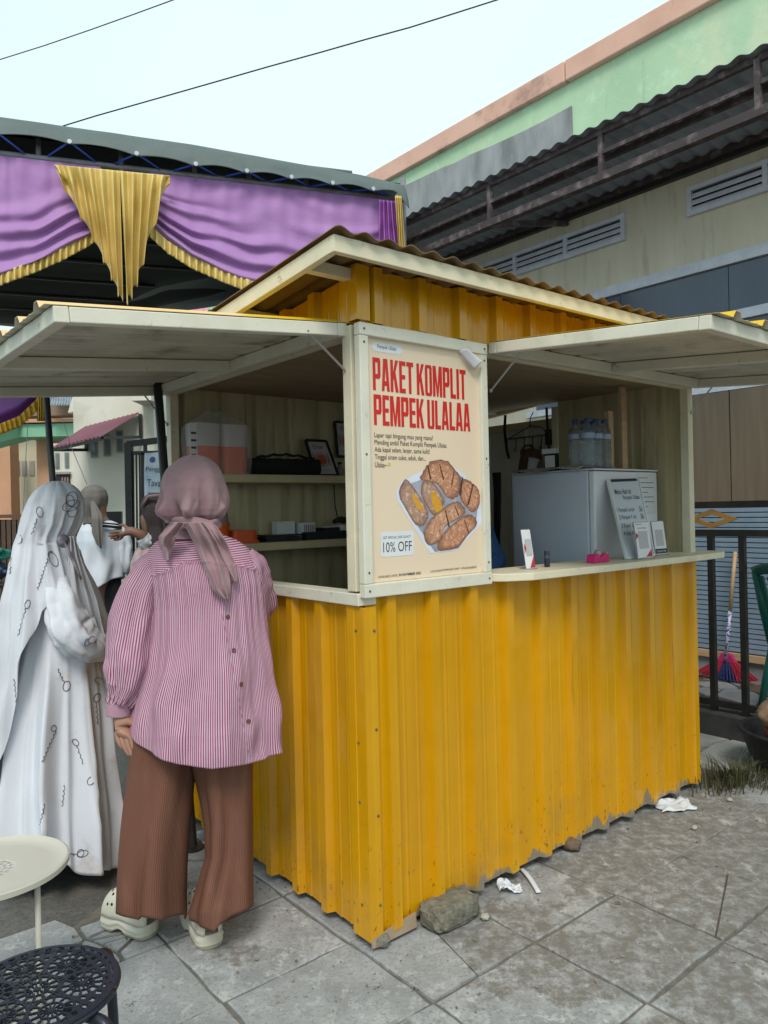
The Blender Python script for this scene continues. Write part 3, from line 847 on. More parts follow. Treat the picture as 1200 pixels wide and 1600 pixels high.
def picture(pts, label, grp=None):
    # pts: lower left, lower right, upper right, upper left in kiosk frame
    p = [Vector(q) for q in pts]; cen = sum(p, Vector())/4
    nrm = (p[1]-p[0]).cross(p[3]-p[0]).normalized()
    t = thing('picture_frame', tuple((p[0]+p[1])/2), label, 'picture frame', grp, kf=True)
    P = lambda u, v, n=0: p[0].lerp(p[1], u).lerp(p[3].lerp(p[2], u), v) + nrm*n
    b = MB()
    for (u0,v0,u1,v1) in ((0,0,1,0),(1,0,1,1),(1,1,0,1),(0,1,0,0)): b.beam(P(u0,v0,.004), P(u1,v1,.004), .012, .012, nrm)
    kbuild(b, 'frame', BLACK, t)
    b = MB(); b.prism([P(.04,.03),P(.96,.03),P(.96,.97),P(.04,.97)], nrm*.003); kbuild(b, 'print', PICP, t)
    b = MB(); b.poly([P(.5+.24*math.cos(a*PI/10), .45+.15*math.sin(a*PI/10), .0036) for a in range(20)]); kbuild(b, 'printed_plate', M('printed_orange_plate', (.55,.14,.05), .5, (.4,.09,.03), 60), t)
    b = MB()
    for a in range(20):
        q0 = P(.5+.30*math.cos(a*PI/10), .45+.19*math.sin(a*PI/10), .004); q1 = P(.5+.30*math.cos((a+1)*PI/10), .45+.19*math.sin((a+1)*PI/10), .004)
        b.beam(q0, q1, .003, .0006, nrm)
    b.beam(P(.16,.28,.004), P(.16,.64,.004), .004, .0006, nrm); b.beam(P(.84,.28,.004), P(.84,.64,.004), .004, .0006, nrm)
    add_text(b, 'Order', .24, .76, .76, .88, lambda u, v: P(u, v, .004)); add_text(b, '& enjoy', .28, .72, .12, .18, lambda u, v: P(u, v, .004))
    kbuild(b, 'print_lines', INK, t)['kind'] = 'stuff'
picture(((.75,1.36,SH1+.002),(.893,1.36,SH1+.002),(.868,1.43,1.80),(.735,1.43,1.80)), 'black framed food print with an orange plate leaning on the top shelf')
picture(((.965,1.458,1.725),(1.11,1.458,1.725),(1.10,1.465,1.915),(.955,1.465,1.915)), 'black framed print hung on the back wall beside the corner post')
b = MB(); b.lathe([(.016,0),(.018,.005),(.018,.045),(.010,.056),(.010,.066)], (.938,1.40,SH1), 14)
t = tag(kbuild(b, 'glass_jar', M('pale_jar', (.4,.4,.38), .15, trans=.4), smooth=True), 'small pale glass jar on the top shelf beside the framed print', 'jar')
b = MB(); b.lathe([(.011,.066),(.012,.067),(.012,.078),(.009,.080)], (.938,1.40,SH1), 14); kbuild(b, 'lid', BLACK, t, smooth=True)
# lower shelf
b = MB()
def obx(u, v):
    th = 2*PI*u; c, s = math.cos(th), math.sin(th); k = (abs(c)**6+abs(s)**6)**(-1/6); w = 1-.14*v
    return (.322+.075*c*k*w, 1.40+.06*s*k*w, SH2+.001+.062*v)
b.grid(obx, 28, 4, closed=True, capb=True, capt=True)
t = tag(kbuild(b, 'plastic_basin', ORANGE, smooth=True, sharp=45), 'upturned orange plastic box on the lower shelf', 'box')
b = MB(); b.grid(lambda u, v: (.322+.079*math.cos(2*PI*u)*(abs(math.cos(2*PI*u))**6+abs(math.sin(2*PI*u))**6)**(-1/6), 1.40+.064*math.sin(2*PI*u)*(abs(math.cos(2*PI*u))**6+abs(math.sin(2*PI*u))**6)**(-1/6), SH2+.001+.010*v), 28, 1, closed=True, capb=True, capt=True); kbuild(b, 'rim', ORANGE, t)
b = MB(); b.lathe([(.030,0),(.036,.09),(.038,.095)], (.205,1.37,SH2), 18)
t = tag(kbuild(b, 'plastic_cup', ORANGE, smooth=True, sharp=45), 'orange plastic cup on the lower shelf beside the pink headscarf', 'cup')
b = MB(); b.lathe([(.0385,.088),(.0395,.090),(.0395,.096),(.037,.097)], (.205,1.37,SH2), 18); kbuild(b, 'rim', ORANGE, t)
b = MB(); b.grid(lambda u, v: (.248+.03*math.cos(2*PI*u)*(1-.5*v*v), 1.43+.022*math.sin(2*PI*u)*(1-.5*v*v), SH2+.155*v), 18, 8, closed=True, capb=True, capt=True)
tag(kbuild(b, 'pouch', M('pale_pink_pouch', (.30,.20,.19), .6, (.25,.16,.15), 9), smooth=True), 'dull pink upright pouch behind the orange box on the lower shelf', 'pouch')
DARKT = M('dark_tray', (.02,.022,.025), .35)
for i in range(4):
    b = MB(); x0 = .415+.012*(i % 2); b.prism([(x0,1.32,SH2+.001+.009*i),(x0+.20,1.31,SH2+.001+.009*i),(x0+.205,1.45,SH2+.001+.009*i),(x0,1.45,SH2+.001+.009*i)], (0,0,.007))
    tag(kbuild(b, 'notebook', DARKT, bevel=.002), ('bottom', 'second lowest', 'second highest', 'top')[i]+' dark folder of the flat stack on the lower shelf', 'folder', 'dark folders stacked on the lower shelf')
b = MB(); b.box(.535,.640,1.40,1.46,SH2+.001,SH2+.100); tag(kbuild(b, 'carton', WHITEP, bevel=.002), 'white carton standing behind the dark folders', 'carton')
b = MB(); b.box(.66,.735,1.35,1.45,SH2+.001,SH2+.090); t = tag(kbuild(b, 'carton', WHITEP, bevel=.002), 'white carton with grey stripes on the lower shelf', 'carton')
for i in range(6):
    b = MB(); b.box(.664+.0115*i,.670+.0115*i,1.3485,1.3492,SH2+.02,SH2+.08); kbuild(b, 'stripe', M('grey_print', (.2,.2,.21)) if i == 0 else bpy.data.materials['grey_print'], t)
b = MB(); b.box(.645,.99,1.30,1.348,SH2+.001,SH2+.042); b.box(.655,.98,1.305,1.343,SH2+.0425,SH2+.0428); tag(kbuild(b, 'tray', DARKT, bevel=.003), 'long low dark tray at the front of the lower shelf', 'tray')
b = MB(); b.box(.80,.90,1.36,1.45,SH2+.001,SH2+.060); t = tag(kbuild(b, 'machine', DARKT, bevel=.004), 'low black till machine with a pale top on the lower shelf', 'machine')
b = MB(); b.box(.805,.885,1.37,1.44,SH2+.0605,SH2+.066); kbuild(b, 'top_plate', WHITEP, t)
b = MB(); b.box(.905,.965,1.355,1.44,SH2+.001,SH2+.072); tag(kbuild(b, 'carton', WHITEP, bevel=.002), 'small pale box at the right end of the lower shelf', 'carton')
b = MB()
for i in range(26):
    a = i*2.4; r = .05*(i/26)**.5
    b.ball((.94+r*math.cos(a), 1.40+.5*r*math.sin(a), SH2+.088+.02*(1-(r/.05)**2)), .014, .012, .010, 6, 4, .2, i)
tag(kbuild(b, 'dark_brush', M('dark_bristle', (.03,.022,.017), .9)), 'dark brush hanging by a cord over the lower shelf', 'brush')
b = MB(); b.tube([(.935,1.455,1.567),(.936,1.45,1.45),(.939,1.43,1.375)], .0035, 6)
kbuild(b, 'cord', BLACK, bpy.data.objects['dark_brush'])

# fridge behind the counter
FX, FY, FT = 1.485, .150, 1.585
FRG = M('blue_grey_fridge_enamel', (.60,.65,.76), .35, (.56,.61,.72), 3)
FRW = M('white_fridge_door', (.76,.76,.80), .35, (.70,.70,.75), 3)
t = thing('fridge', (FX+.27, FY+.25, .0705), 'white box fridge standing behind the counter with papers on its door', 'fridge', kf=True)
b = MB(); b.box(FX,2.03,FY+.035,FY+.50,.0705,FT); kbuild(b, 'cabinet', FRG, t, bevel=.006)
b = MB(); b.box(FX+.002,2.028,FY,FY+.033,.12,FT-.004); kbuild(b, 'door', FRW, t, bevel=.008)
b = MB(); b.box(FX-.003,2.033,FY-.002,FY+.50,FT+.0005,FT+.008); kbuild(b, 'top_lid', FRW, t, bevel=.003)
t2 = thing('notice_paper', (1.9,FY-.002,1.4), 'printed white notice paper stuck on the fridge door', 'paper', kf=True)
b = MB(); b.box(1.84,2.005,FY-.0030,FY-.0018,1.37,1.57); kbuild(b, 'sheet', WHITEP, t2)
b = MB()
for i in range(7): b.box(1.855,1.855+(.13 if i % 3 else .08),FY-.0038,FY-.0031,1.55-.024*i,1.553-.024*i)
kbuild(b, 'print_lines', INK, t2)['kind'] = 'stuff'
# dark hanging cloth/edge left of the fridge, newspaper on top
b = MB(); b.grid(lambda u, v: (1.40+.03*u+.006*math.sin(u*20), .66+.07*u+.012*math.sin(9*u+4*v), .9+.70*v), 10, 14)
tag(kbuild(b, 'black_cloth', BLACKC, smooth=True, solid=.004), 'black cloth hanging at the back corner of the fridge', 'cloth')
b = MB(); b.grid(lambda u, v: (FX-.05+.30*u, .20+.42*v, FT+.0115+.010*abs(nz(u*5, v*5))+.012*abs(math.sin(v*5+u*4))-.03*max(0, .16-u)*4*.6), 24, 24)
tag(kbuild(b, 'newspaper', M('newsprint', (.40,.38,.35), .8, (.30,.285,.26), 40), smooth=True, solid=.002), 'crumpled newspaper sheet spread on the fridge top', 'paper')
# water bottles
WATER = M('clear_bottle', (.80,.87,.92), .06, (.7,.78,.84), 14, trans=.93, bmp=.5, bs=30, bd=.02)
BLUEP = M('blue_cap', (.03,.06,.22), .4)
LBLB = M('blue_band', (.20,.30,.50), .4, (.4,.45,.55), 30)
bl = None
spots = [(1.52,.205),(1.588,.205),(1.656,.205),(1.52,.275),(1.588,.275),(1.656,.275)]
names = ['front left','front middle','front right','back left','back middle','back right']
for i, (x, y) in enumerate(spots):
    lab = 'clear water bottle with blue cap on the fridge, %s of the block of six' % names[i]
    if bl is None:
        bl = thing('water_bottle', (x, y, FT+.0085), lab, 'bottle', 'water bottles on the fridge', kf=True)
        pr = [(.028,0),(.032,.006)]
        for q in range(9): pr += [(.032,.012+.014*q),(.0295,.018+.014*q)]
        pr += [(.032,.142),(.032,.17),(.027,.19),(.014,.212),(.012,.222)]
        b = MB(); b.lathe(pr, (x, y, FT+.0085), 16); kbuild(b, 'bottle_body', WATER, bl, smooth=True)
        b = MB(); b.lathe([(.0325,.145),(.0327,.146),(.0327,.168),(.0325,.169)], (x, y, FT+.0085), 16); kbuild(b, 'band', LBLB, bl, smooth=True)
        b = MB(); b.lathe([(.014,.2225),(.015,.224),(.015,.238),(.013,.240)], (x, y, FT+.0085), 16); kbuild(b, 'cap', BLUEP, bl, smooth=True, sharp=50)
    else:
        copy_tree(bl, K(x, y, FT+.0085), AZ+i, lab)
# wooden sticks in a wooden base
t = thing('wooden_rack', (1.80,.20,FT), 'pale wooden rack of two upright slats standing on the fridge', 'rack', kf=True)
b = MB(); b.box(1.70,1.97,.22,.27,FT+.0085,FT+.018); kbuild(b, 'base', RAWWOOD, t, bevel=.002)
b = MB(); b.box(1.725,1.765,.225,.255,FT+.0185,FT+.30); kbuild(b, 'slat', RAWWOOD, t, bevel=.002)
b = MB(); b.box(1.84,1.88,.225,.245,FT+.0185,FT+.43); kbuild(b, 'slat', RAWWOOD, t, bevel=.002)
b = MB(); b.box(1.888,1.902,.235,.255,FT+.0185,FT+.40); kbuild(b, 'slat', RAWWOOD, t, bevel=.002)
# small framed card near the door jamb
t = thing('card_holder', (1.97,.66,FT), 'small black card holder behind the water bottles', 'card holder', kf=True)
b = MB(); b.box(1.56,1.58,.42,.50,FT+.0085,FT+.10); kbuild(b, 'frame', BLACK, t)
b = MB(); b.box(1.556,1.5595,.43,.49,FT+.03,FT+.09); kbuild(b, 'card', WPR, t)
b = MB(); b.box(1.56,1.58,.42,.51,FT+.1005,FT+.125); kbuild(b, 'clip_bar', WHITEP, t)
# hook rack hanging on the door rail and what hangs there
t = thing('hook_rack', (W-.05,1.0,1.83), 'black wire hook rack hanging from the door rail', 'hook rack', kf=True)
b = MB(); HX = W-.05
b.tube([(HX,1.19,1.840),(HX,.845,1.840)], .004, 6)
b.tube([(HX,1.16,1.84),(HX,1.04,1.885),(HX,.975,1.905),(HX,.90,1.885),(HX,.85,1.84)], .003, 6); b.tube([(HX,.99,1.90),(HX,.985,1.95),(HX+.03,.985,1.99)], .003, 6)
kbuild(b, 'wire_bar', BLACKM, t, smooth=True)
for y in (1.17,1.10,1.035,.97,.905):
    b = MB(); b.tube([(HX,y,1.838)]+[(HX,y,1.80)]+[(HX-.02+.02*math.cos(a*PI/6),y-.004*a,1.775-.016*math.sin(a*PI/6)) for a in range(0,7)], .003, 6); kbuild(b, 'hook', BLACKM, t, smooth=True)
b = MB(); b.tube([(W-.04,.87,2.0),(W-.045,.865,1.93),(W-.05,.855,1.86),(W-.045,.862,1.80),(W-.05,.84,1.70),(W-.06,.835,1.62)], .008, 7); b.box(W-.06,W-.035,.84,.87,1.78,1.87)
tag(kbuild(b, 'power_cable', BLACKM, smooth=True, sharp=40), 'black cable and switch hanging beside the door rail', 'cable')
b = MB(); b.tube([(W-.05,1.18,1.99),(W-.055,1.185,1.90),(W-.05,1.175,1.78),(W-.05,1.16,1.72)], .009, 7)
tag(kbuild(b, 'strap', BLACKC, smooth=True), 'black strap hanging at the left of the hook rack', 'strap')
BRN = M('brown_cloth', (.13,.055,.035), .75, (.08,.035,.022), 20)
b = MB()
def brw(u, v):
    y = 1.035-.17*u + .03*(v-.5)*0; s = v
    z = 1.745 - .16*s*(1-.15*math.sin(6*u)) + .02*math.sin(PI*u)
    return (W-.09 - .03*math.sin(PI*u)*(.5+s) + .012*math.sin(u*22+s*3), y + .05*s*(.5-u)*-1 + .035*s, z)
b.grid(brw, 40, 16)
t = tag(kbuild(b, 'brown_bag', BRN, smooth=True, solid=.008), 'brown cloth bundle hanging from the hook rack over the fridge', 'cloth')
b = MB(); b.tube([(W-.09,1.03,1.75),(W-.085,1.0,1.785),(W-.08,.96,1.785),(W-.085,.93,1.75)], .008, 7); kbuild(b, 'loop', BRN, t, smooth=True)
b = MB(); b.lathe([(.024,0),(.030,.075),(.032,.078)], (W-.16,.90,1.62), 16, (Vector((1,0,0)), Vector((0,.94,.33)), Vector((0,-.33,.94))))
t = tag(kbuild(b, 'paper_cup', WHITEP, smooth=True, sharp=45), 'tilted white paper cup beside the brown bundle', 'cup')
b = MB(); b.lathe([(.032,.077),(.0335,.079),(.0335,.083),(.031,.084)], (W-.16,.90,1.62), 16, (Vector((1,0,0)), Vector((0,.94,.33)), Vector((0,-.33,.94)))); kbuild(b, 'rim', WHITEP, t, smooth=True)

# on the counter
def cpt(px, py): 
    p = ground(px, py, ZK) - N0
    return p.dot(XR), p.dot(YL)
SCR = M('marker_ink', (.02,.02,.03), .5)
t = thing('menu_board', (1.50,.0,ZK), 'white handwritten menu board leaning against the fridge door', 'menu board', kf=True)
bl0, br0 = Vector((1.405,-.03,ZK+.004)), Vector((1.685,-.03,ZK+.004))
# the board leans back and to the left
ulv, urv = Vector((1.565,.108,ZK+.40)), Vector((1.80,.108,ZK+.40))
lo = [Vector(K(*v)) for v in (bl0, br0)]
def fromk(px, py, x0=None, y0=None):
    p = onplane(px, py, K(x0 or 0, y0 or 0, 0), YL if y0 is not None else XR) - N0
    return Vector((p.dot(XR), p.dot(YL), p.z))
c_bl, c_br, c_tr, c_tl = fromk(977, 868, y0=-.035), fromk(1020, 866, y0=-.035), fromk(996, 749, y0=.140), fromk(948, 751, y0=.140)
c_bl.z = c_br.z = ZK+.004
nrm = (c_br-c_bl).cross(c_tl-c_bl).normalized()
MP = lambda u, v, n=0: c_bl.lerp(c_br, u).lerp(c_tl.lerp(c_tr, u), v) + nrm*n
b = MB(); b.prism([MP(0,0),MP(1,0),MP(1,1),MP(0,1)], nrm*.006); kbuild(b, 'board', M('whiteboard', (.60,.64,.70), .25, (.56,.60,.66), 3), t)
b = MB()
for (u0,v0,u1,v1) in ((0,0,0,1),(1,0,1,1),(0,0,1,0)): b.beam(MP(u0,v0,.005), MP(u1,v1,.005), .009, .012, nrm)
kbuild(b, 'edge_trim', WHITEP, t)
b = MB(); b.beam(MP(.1,.985,.005), MP(.9,.985,.005), .012, .014, nrm); kbuild(b, 'clip', BLACKM, t)
b = MB()
for body, u0, u1, v0, v1 in (('Menu Hari ini', .12, .66, .80, .875), ('Pempek Ulalaa', .34, .90, .71, .785), ('1 Pempek Lenjer', .06, .66, .555, .625), ('5k', .80, .93, .56, .63), ('2 Pempek Kulit', .08, .66, .46, .53), ('5k', .80, .93, .465, .535), ('3 Kapal Selam', .09, .66, .355, .425), ('10k', .78, .95, .365, .43), ('4 Ada Keriting', .10, .74, .255, .325)):
    add_text(b, body, u0, u1, v0, v1, lambda u, v: MP(u, v, .0068), shear=.15, bold=.008)
kbuild(b, 'handwriting', SCR, t)['kind'] = 'stuff'
ACR = M('clear_acrylic', (.7,.75,.78), .1, trans=.7)
REDP = M('red_card_print', (.50,.03,.05), .45)
def card_stand(px0, px1, pyb, pyt, label, style, y0):
    a, c, d = fromk(px0, pyb, y0=y0), fromk(px1, pyb, y0=y0), fromk((px0+px1)/2, pyt, y0=y0)
    z0, z1, x0, x1 = ZK, d.z, a.x, c.x
    w = x1-x0; P = lambda u, v, n=0: Vector((x0+w*u, y0+.02*v-n, z0+.004+(z1-z0-.004)*v))
    t = thing('card_stand', ((x0+x1)/2, y0, ZK), label, 'card stand', 'payment card stands on the counter', kf=True)
    b = MB(); b.prism([P(0,0,-.003),P(1,0,-.003),P(1,1,-.003),P(0,1,-.003)], (0,.003,0)); b.box(x0,x1,y0-.012,y0+.035,ZK+.0005,ZK+.0035); kbuild(b, 'holder', ACR, t)
    b = MB(); b.prism([P(.02,.02),P(.98,.02),P(.98,.98),P(.02,.98)], (0,-.001,0)); kbuild(b, 'card', WPR, t)
    b = MB()
    if style == 'red':
        b.poly([P(0.55,.03,.0014),P(.97,.03,.0014),P(.97,.24,.0014)]); b.poly([P(.03,.52,.0014),P(.22,.62,.0014),P(.03,.72,.0014)]); kbuild(b, 'red_print', REDP, t)['kind'] = 'stuff'
        b = MB(); add_text(b, 'QRIS', .08, .5, .90, .95, lambda u, v: P(u, v, .0014)); add_text(b, 'PEMPEK', .2, .8, .80, .84, lambda u, v: P(u, v, .0014)); kbuild(b, 'lettering', INK, t)['kind'] = 'stuff'
    else:
        b.poly([P(.03,.03,.0014),P(.97,.03,.0014),P(.97,.17,.0014),P(.03,.17,.0014)]); kbuild(b, 'black_print', BLACK, t)
        b = MB(); add_text(b, 'SCAN ME', .12, .88, .07, .13, lambda u, v: P(u, v, .0018)); kbuild(b, 'lettering', WPR, t)['kind'] = 'stuff'
    b = MB(); b.poly([P(.18,.26,.0013),P(.82,.26,.0013),P(.82,.74,.0013),P(.18,.74,.0013)]); kbuild(b, 'grey_panel', M('grey_card_panel', (.5,.5,.51), .5, (.42,.42,.44), 90), t)
card_stand(997, 1020, 869, 815, 'white and red payment card stand in front of the menu board', 'red', -.075)
card_stand(1024, 1043, 865, 814, 'payment card stand with a black foot strip at the right of the menu board', 'black', .0)
# the near stand is turned nearly edge on
t = thing('card_stand', (0,0,0), 'narrow white and red card stand turned sideways near the poster', 'card stand', 'payment card stands on the counter', kf=True)
qx, qy = cpt(826, 889); t.location = K(qx, qy, ZK); OFF[t.name] = (0,0,0)
b = MB(); b.prism([(-.022,-.0,.003),(.022,-.02,.003),(.022,.0,.155),(-.022,.02,.155)], (.0014,.003,0)); kbuild(b, 'card', WPR, t)
b = MB(); b.box(-.024,.024,-.03,.03,.0003,.003); kbuild(b, 'holder', ACR, t)
b = MB(); b.poly([(-.004,-.0092,.005),(.0218,-.0208,.005),(.0218,-.014,.052)]); b.poly([(-.0205,.006,.06),(-.012,.003,.085),(-.0205,.0095,.10)]); kbuild(b, 'red_print', REDP, t)['kind'] = 'stuff'
b = MB(); b.poly([(-.015,.0,.055),(.015,-.0135,.055),(.015,-.006,.118),(-.015,.0075,.118)]); kbuild(b, 'grey_panel', bpy.data.materials['grey_card_panel'], t)
t.rotation_euler = (0, 0, AZ + .35)
qx, qy = cpt(855, 886)
b = MB(); b.lathe([(.010,.0005),(.0115,.002),(.0115,.050),(.0105,.052),(.0105,.064),(.009,.066)], (qx, qy, ZK), 16)
t = tag(kbuild(b, 'marker_pen', M('navy_black_plastic', (.015,.018,.035), .35), smooth=True, sharp=40), 'short black cylinder standing on the counter', 'marker')
b = MB(); b.lathe([(.0118,.034),(.0121,.035),(.0121,.046),(.0118,.047)], (qx, qy, ZK), 16); kbuild(b, 'band', M('slate_band', (.06,.07,.10), .4), t, smooth=True)
PINK = M('hot_pink_plastic', (.62,.015,.16), .4, (.55,.012,.14), 6)
qx, qy = cpt(935, 879)
t = thing('tape_dispenser', (qx, qy, ZK), 'hot pink tape dispenser on the counter', 'tape dispenser', kf=True)
b = MB(); b.prism([(qx-.055,qy-.02,ZK+.001),(qx+.055,qy-.02,ZK+.001),(qx+.050,qy-.02,ZK+.036),(qx+.02,qy-.02,ZK+.040),(qx+.002,qy-.02,ZK+.026),(qx-.014,qy-.02,ZK+.026),(qx-.024,qy-.02,ZK+.038),(qx-.046,qy-.02,ZK+.036)], (0,.045,0)); kbuild(b, 'body', PINK, t, bevel=.003)
b = MB(); b.lathe([(.012,-.009),(.020,-.009),(.020,.009),(.012,.009)], (qx+.004, qy+.002, ZK+.034), 20, (Vector((1,0,0)), Vector((0,0,1)), Vector((0,-1,0)))); kbuild(b, 'tape_roll', M('clear_tape', (.55,.5,.5), .2, trans=.4), t, smooth=True)
b = MB(); b.box(qx+.042,qx+.056,qy-.012,qy+.018,ZK+.037,ZK+.041); kbuild(b, 'cutter', CHROME, t)
# ================================================================== BIG BUILDING ON THE RIGHT (wall plane at kiosk-x 4)
def mat_green():
    m, t, p = new_mat('stained_green_plaster')
    v = coords(t)
    c = mixc(t, (.50,.68,.44), (.41,.58,.38), ramp(t, noi(t, v, 1.1, 6), .35, .65))
    c = mixc(t, c, (.62,.68,.46), ramp(t, noi(t, coords(t, (1,1,.6)), 1.5, 8, .65), .53, .63, 0, .8))
    c = mixc(t, c, (.55,.77,.56), ramp(t, noi(t, v, 5, 6, .7), .55, .7, 0, .7))
    c = mixc(t, c, (.2,.3,.2), ramp(t, noi(t, coords(t, (5,5,.5)), 2, 6, .7), .62, .8, 0, .6))
    t.links.new(c, p.inputs['Base Color']); p.inputs['Roughness'].default_value = .85
    bump(t, p, noi(t, v, 14, 8, .7), .4, .01)
    return m
GREENP = mat_green()
PEACH = M('peach_coping_paint', (.78,.47,.37), .8, (.68,.39,.30), 3, dirt=(.16,.10,.08), ds=2.2, dlo=.56, dhi=.8, bmp=.3, bs=20)
PATCH = M('grey_cement_patch', (.36,.36,.37), .9, (.20,.205,.21), 5, stretch=(1,1,.35), bmp=.5, bs=25, dirt=(.33,.335,.34), ds=9)
BEIGE = M('beige_wall_paint', (.70,.64,.51), .8, (.63,.57,.45), 2.5, stretch=(3,3,.4), bmp=.3, bs=18, bd=.008, dirt=(.42,.37,.28), ds=3.5)
VENTW = M('blue_grey_vent_frame', (.66,.68,.76), .6, (.54,.56,.64), 12)
DARKG = M('dark_window_glass', (.045,.06,.10), .15, (.065,.085,.13), 1.2, stretch=(1,3,.5), spec=.6)
RUST = M('rusted_maroon_steel', (.062,.046,.05), .75, (.20,.165,.165), 14, lo=.5, hi=.72, dirt=(.04,.025,.022), ds=9, bmp=.4, bs=60)
DKROOF = M('dark_zinc_awning', (.27,.31,.37), .5, (.20,.23,.28), 2, stretch=(1,1,1), dirt=(.14,.13,.12), ds=4)
BROWNW = M('brown_shutter_board', (.17,.125,.085), .55, (.13,.095,.062), 3, stretch=(8,8,.5))
big = thing('building', (4, 2, 0), 'long beige building with a stained green parapet and peach coping on the right', 'building', kf=True)
def bg(b, name, mat, parent=big, **kw): return b.build(name, mat, parent, **kw)
Y0, Y1 = -3.0, 9.0
b = MB(); b.box(4, 9, Y0, Y1, 0, 4.0); bg(b, 'wall', BEIGE)
b = MB(); b.box(3.985, 8.9, Y0, Y1, 4.001, 5.10); bg(b, 'parapet', GREENP)
for ya, yb in ((-3.0, .2), (.21, 2.06), (2.07, 4.7), (4.71, 9.0)):
    b = MB(); b.box(3.93, 4.2, ya, yb, 5.101, 5.28); bg(b, 'coping', PEACH, bevel=.01)
b = MB(); b.prism([fromk(*q, x0=3.985) for q in ((896,225),(894,166),(850,190),(816,207),(770,228),(736,242),(712,255),(693,262),(664,276),(634,290),(590,322),(590,400))], (-.012,0,0)); bg(b, 'cement_patch', PATCH)
b = MB(); b.box(3.95, 4.0, Y0, Y1, 3.915, 4.06); bg(b, 'wall_plate', BLACKM)
# louvred vents
def vent(y0, y1, z0, z1, nbay):
    f = None
    b = MB(); t = .035
    for (a0,a1,b0,b1) in ((y0,y1,z1-t,z1),(y0,y1,z0,z0+t)): b.box(3.965,4.0,a0,a1,b0,b1)
    for i in range(nbay+1):
        yy = y0 + (y1-y0-t)*i/nbay
        b.box(3.966,3.999,yy,yy+t,z0+t,z1-t)
    f = bg(b, 'vent_frame', VENTW)
    b = MB(); b.box(3.992,3.998,y0+t,y1-t,z0+t,z1-t); bg(b, 'vent_shadow_gap', BLACK, f)
    for i in range(nbay):
        ya = y0 + (y1-y0-t)*i/nbay + t; yb = y0 + (y1-y0-t)*(i+1)/nbay
        for k in range(3):
            zz = z0+t+(z1-z0-2*t)*(k+.5)/3
            b = MB(); b.prism([(3.966,ya,zz-.030),(3.972,ya,zz-.036),(3.990,ya,zz-.006),(3.984,ya,zz+.004)], (0,yb-ya,0)); bg(b, 'vent_slat', VENTW, f)
vent(1.54, 3.30, 3.585, 3.80, 3)
vent(-.72, 1.00, 3.60, 3.82, 3)
# window band
b = MB(); b.box(3.955,4.0,Y0,2.6,3.155,3.235); bg(b, 'window_head', VENTW)
b = MB(); b.box(3.955,4.0,Y0,2.6,2.74,2.81); bg(b, 'window_transom', VENTW)
for i in range(6):
    ya = -2.9 + .9*i
    b = MB(); b.box(3.985,3.997,ya+.003,ya+.897,2.815,3.15); w = bg(b, 'window_pane', DARKG)
    b = MB(); b.box(3.985,3.997,ya+.003,ya+.897,2.30,2.735); w = bg(b, 'window_pane', DARKG)
b = MB(); b.box(3.962,4.0,-2.0,2.6,2.24,2.295); bg(b, 'window_sill', VENTW)
for i in range(8):
    b = MB(); b.box(3.955,3.998,-1.8+.5*i+.004,-1.8+.5*(i+1)-.004,1.40,2.235); bg(b, 'shutter_board', BROWNW, bevel=.003)
# front awning: zinc sheet on a rusted lattice frame
AX, AZO, AZI = 3.0, 3.985, 3.965
def az(x): return AZI + (AZO-AZI)*(4-x)/(4-AX)
awn = MB(); pr = sinus(8.6, .13, .011)
sheet(awn, [(u-.7, o) for u, o in pr], lambda u, o, v: (v, u, az(v)+o+.03), AX-.06, 3.98, th=.002)
aw = bg(awn, 'awning_sheet', DKROOF)
for x in (AX+.01, 3.35, 3.65, 3.93):
    b = MB(); b.beam((x,-.6,az(x)+.005),(x,7.8,az(x)+.005),.035,.04); bg(b, 'purlin', RUST, aw)
b = MB(); b.beam((AX,-.6,3.676),(AX,7.8,3.676),.05,.055); bg(b, 'lower_beam', RUST, aw)
b = MB(); b.beam((AX,-.6,3.845),(AX,7.8,3.845),.024,.028); bg(b, 'middle_rail', RUST, aw)
for y in (-.58, .03, 1.09, 2.12, 3.2, 4.4, 5.6, 6.8):
    b = MB(); b.beam((AX,y,3.70),(AX,y,az(AX)),.034,.034,(0,1,0)); bg(b, 'upright', RUST, aw)
for y in (-.58, .03, 2.12, 4.4):
    b = MB(); b.beam((AX+.025,y,3.676),(3.99,y,3.90),.04,.045); bg(b, 'bracket_arm', RUST, aw)
# blue slatted panel below the boards
SLB = M('blue_grey_slat', (.22,.29,.37), .5, (.17,.23,.30), 6)
pan = thing('slatted_panel', (3.9,.5,.13), 'blue grey panel of narrow horizontal slats behind the iron fence', 'panel', kf=True)
b = MB(); b.box(3.95,3.953,-.7,1.6,.33,1.385); bg(b, 'backing', BLACK, pan)
ns = 29
for i in range(ns):
    z = .335 + 1.05*i/ns
    b = MB(); b.box(3.925,3.948,-.7,1.6,z,z+1.05/ns-.007); bg(b, 'slat', SLB, pan)
b = MB(); b.box(3.90,3.954,-.7,1.6,.275,.325); bg(b, 'bottom_rail', RAWWOOD, pan)
b = MB(); b.box(3.93,3.95,-.7,1.6,.13,.27); bg(b, 'skirting', M('grey_skirting', (.25,.25,.26), .7), pan)
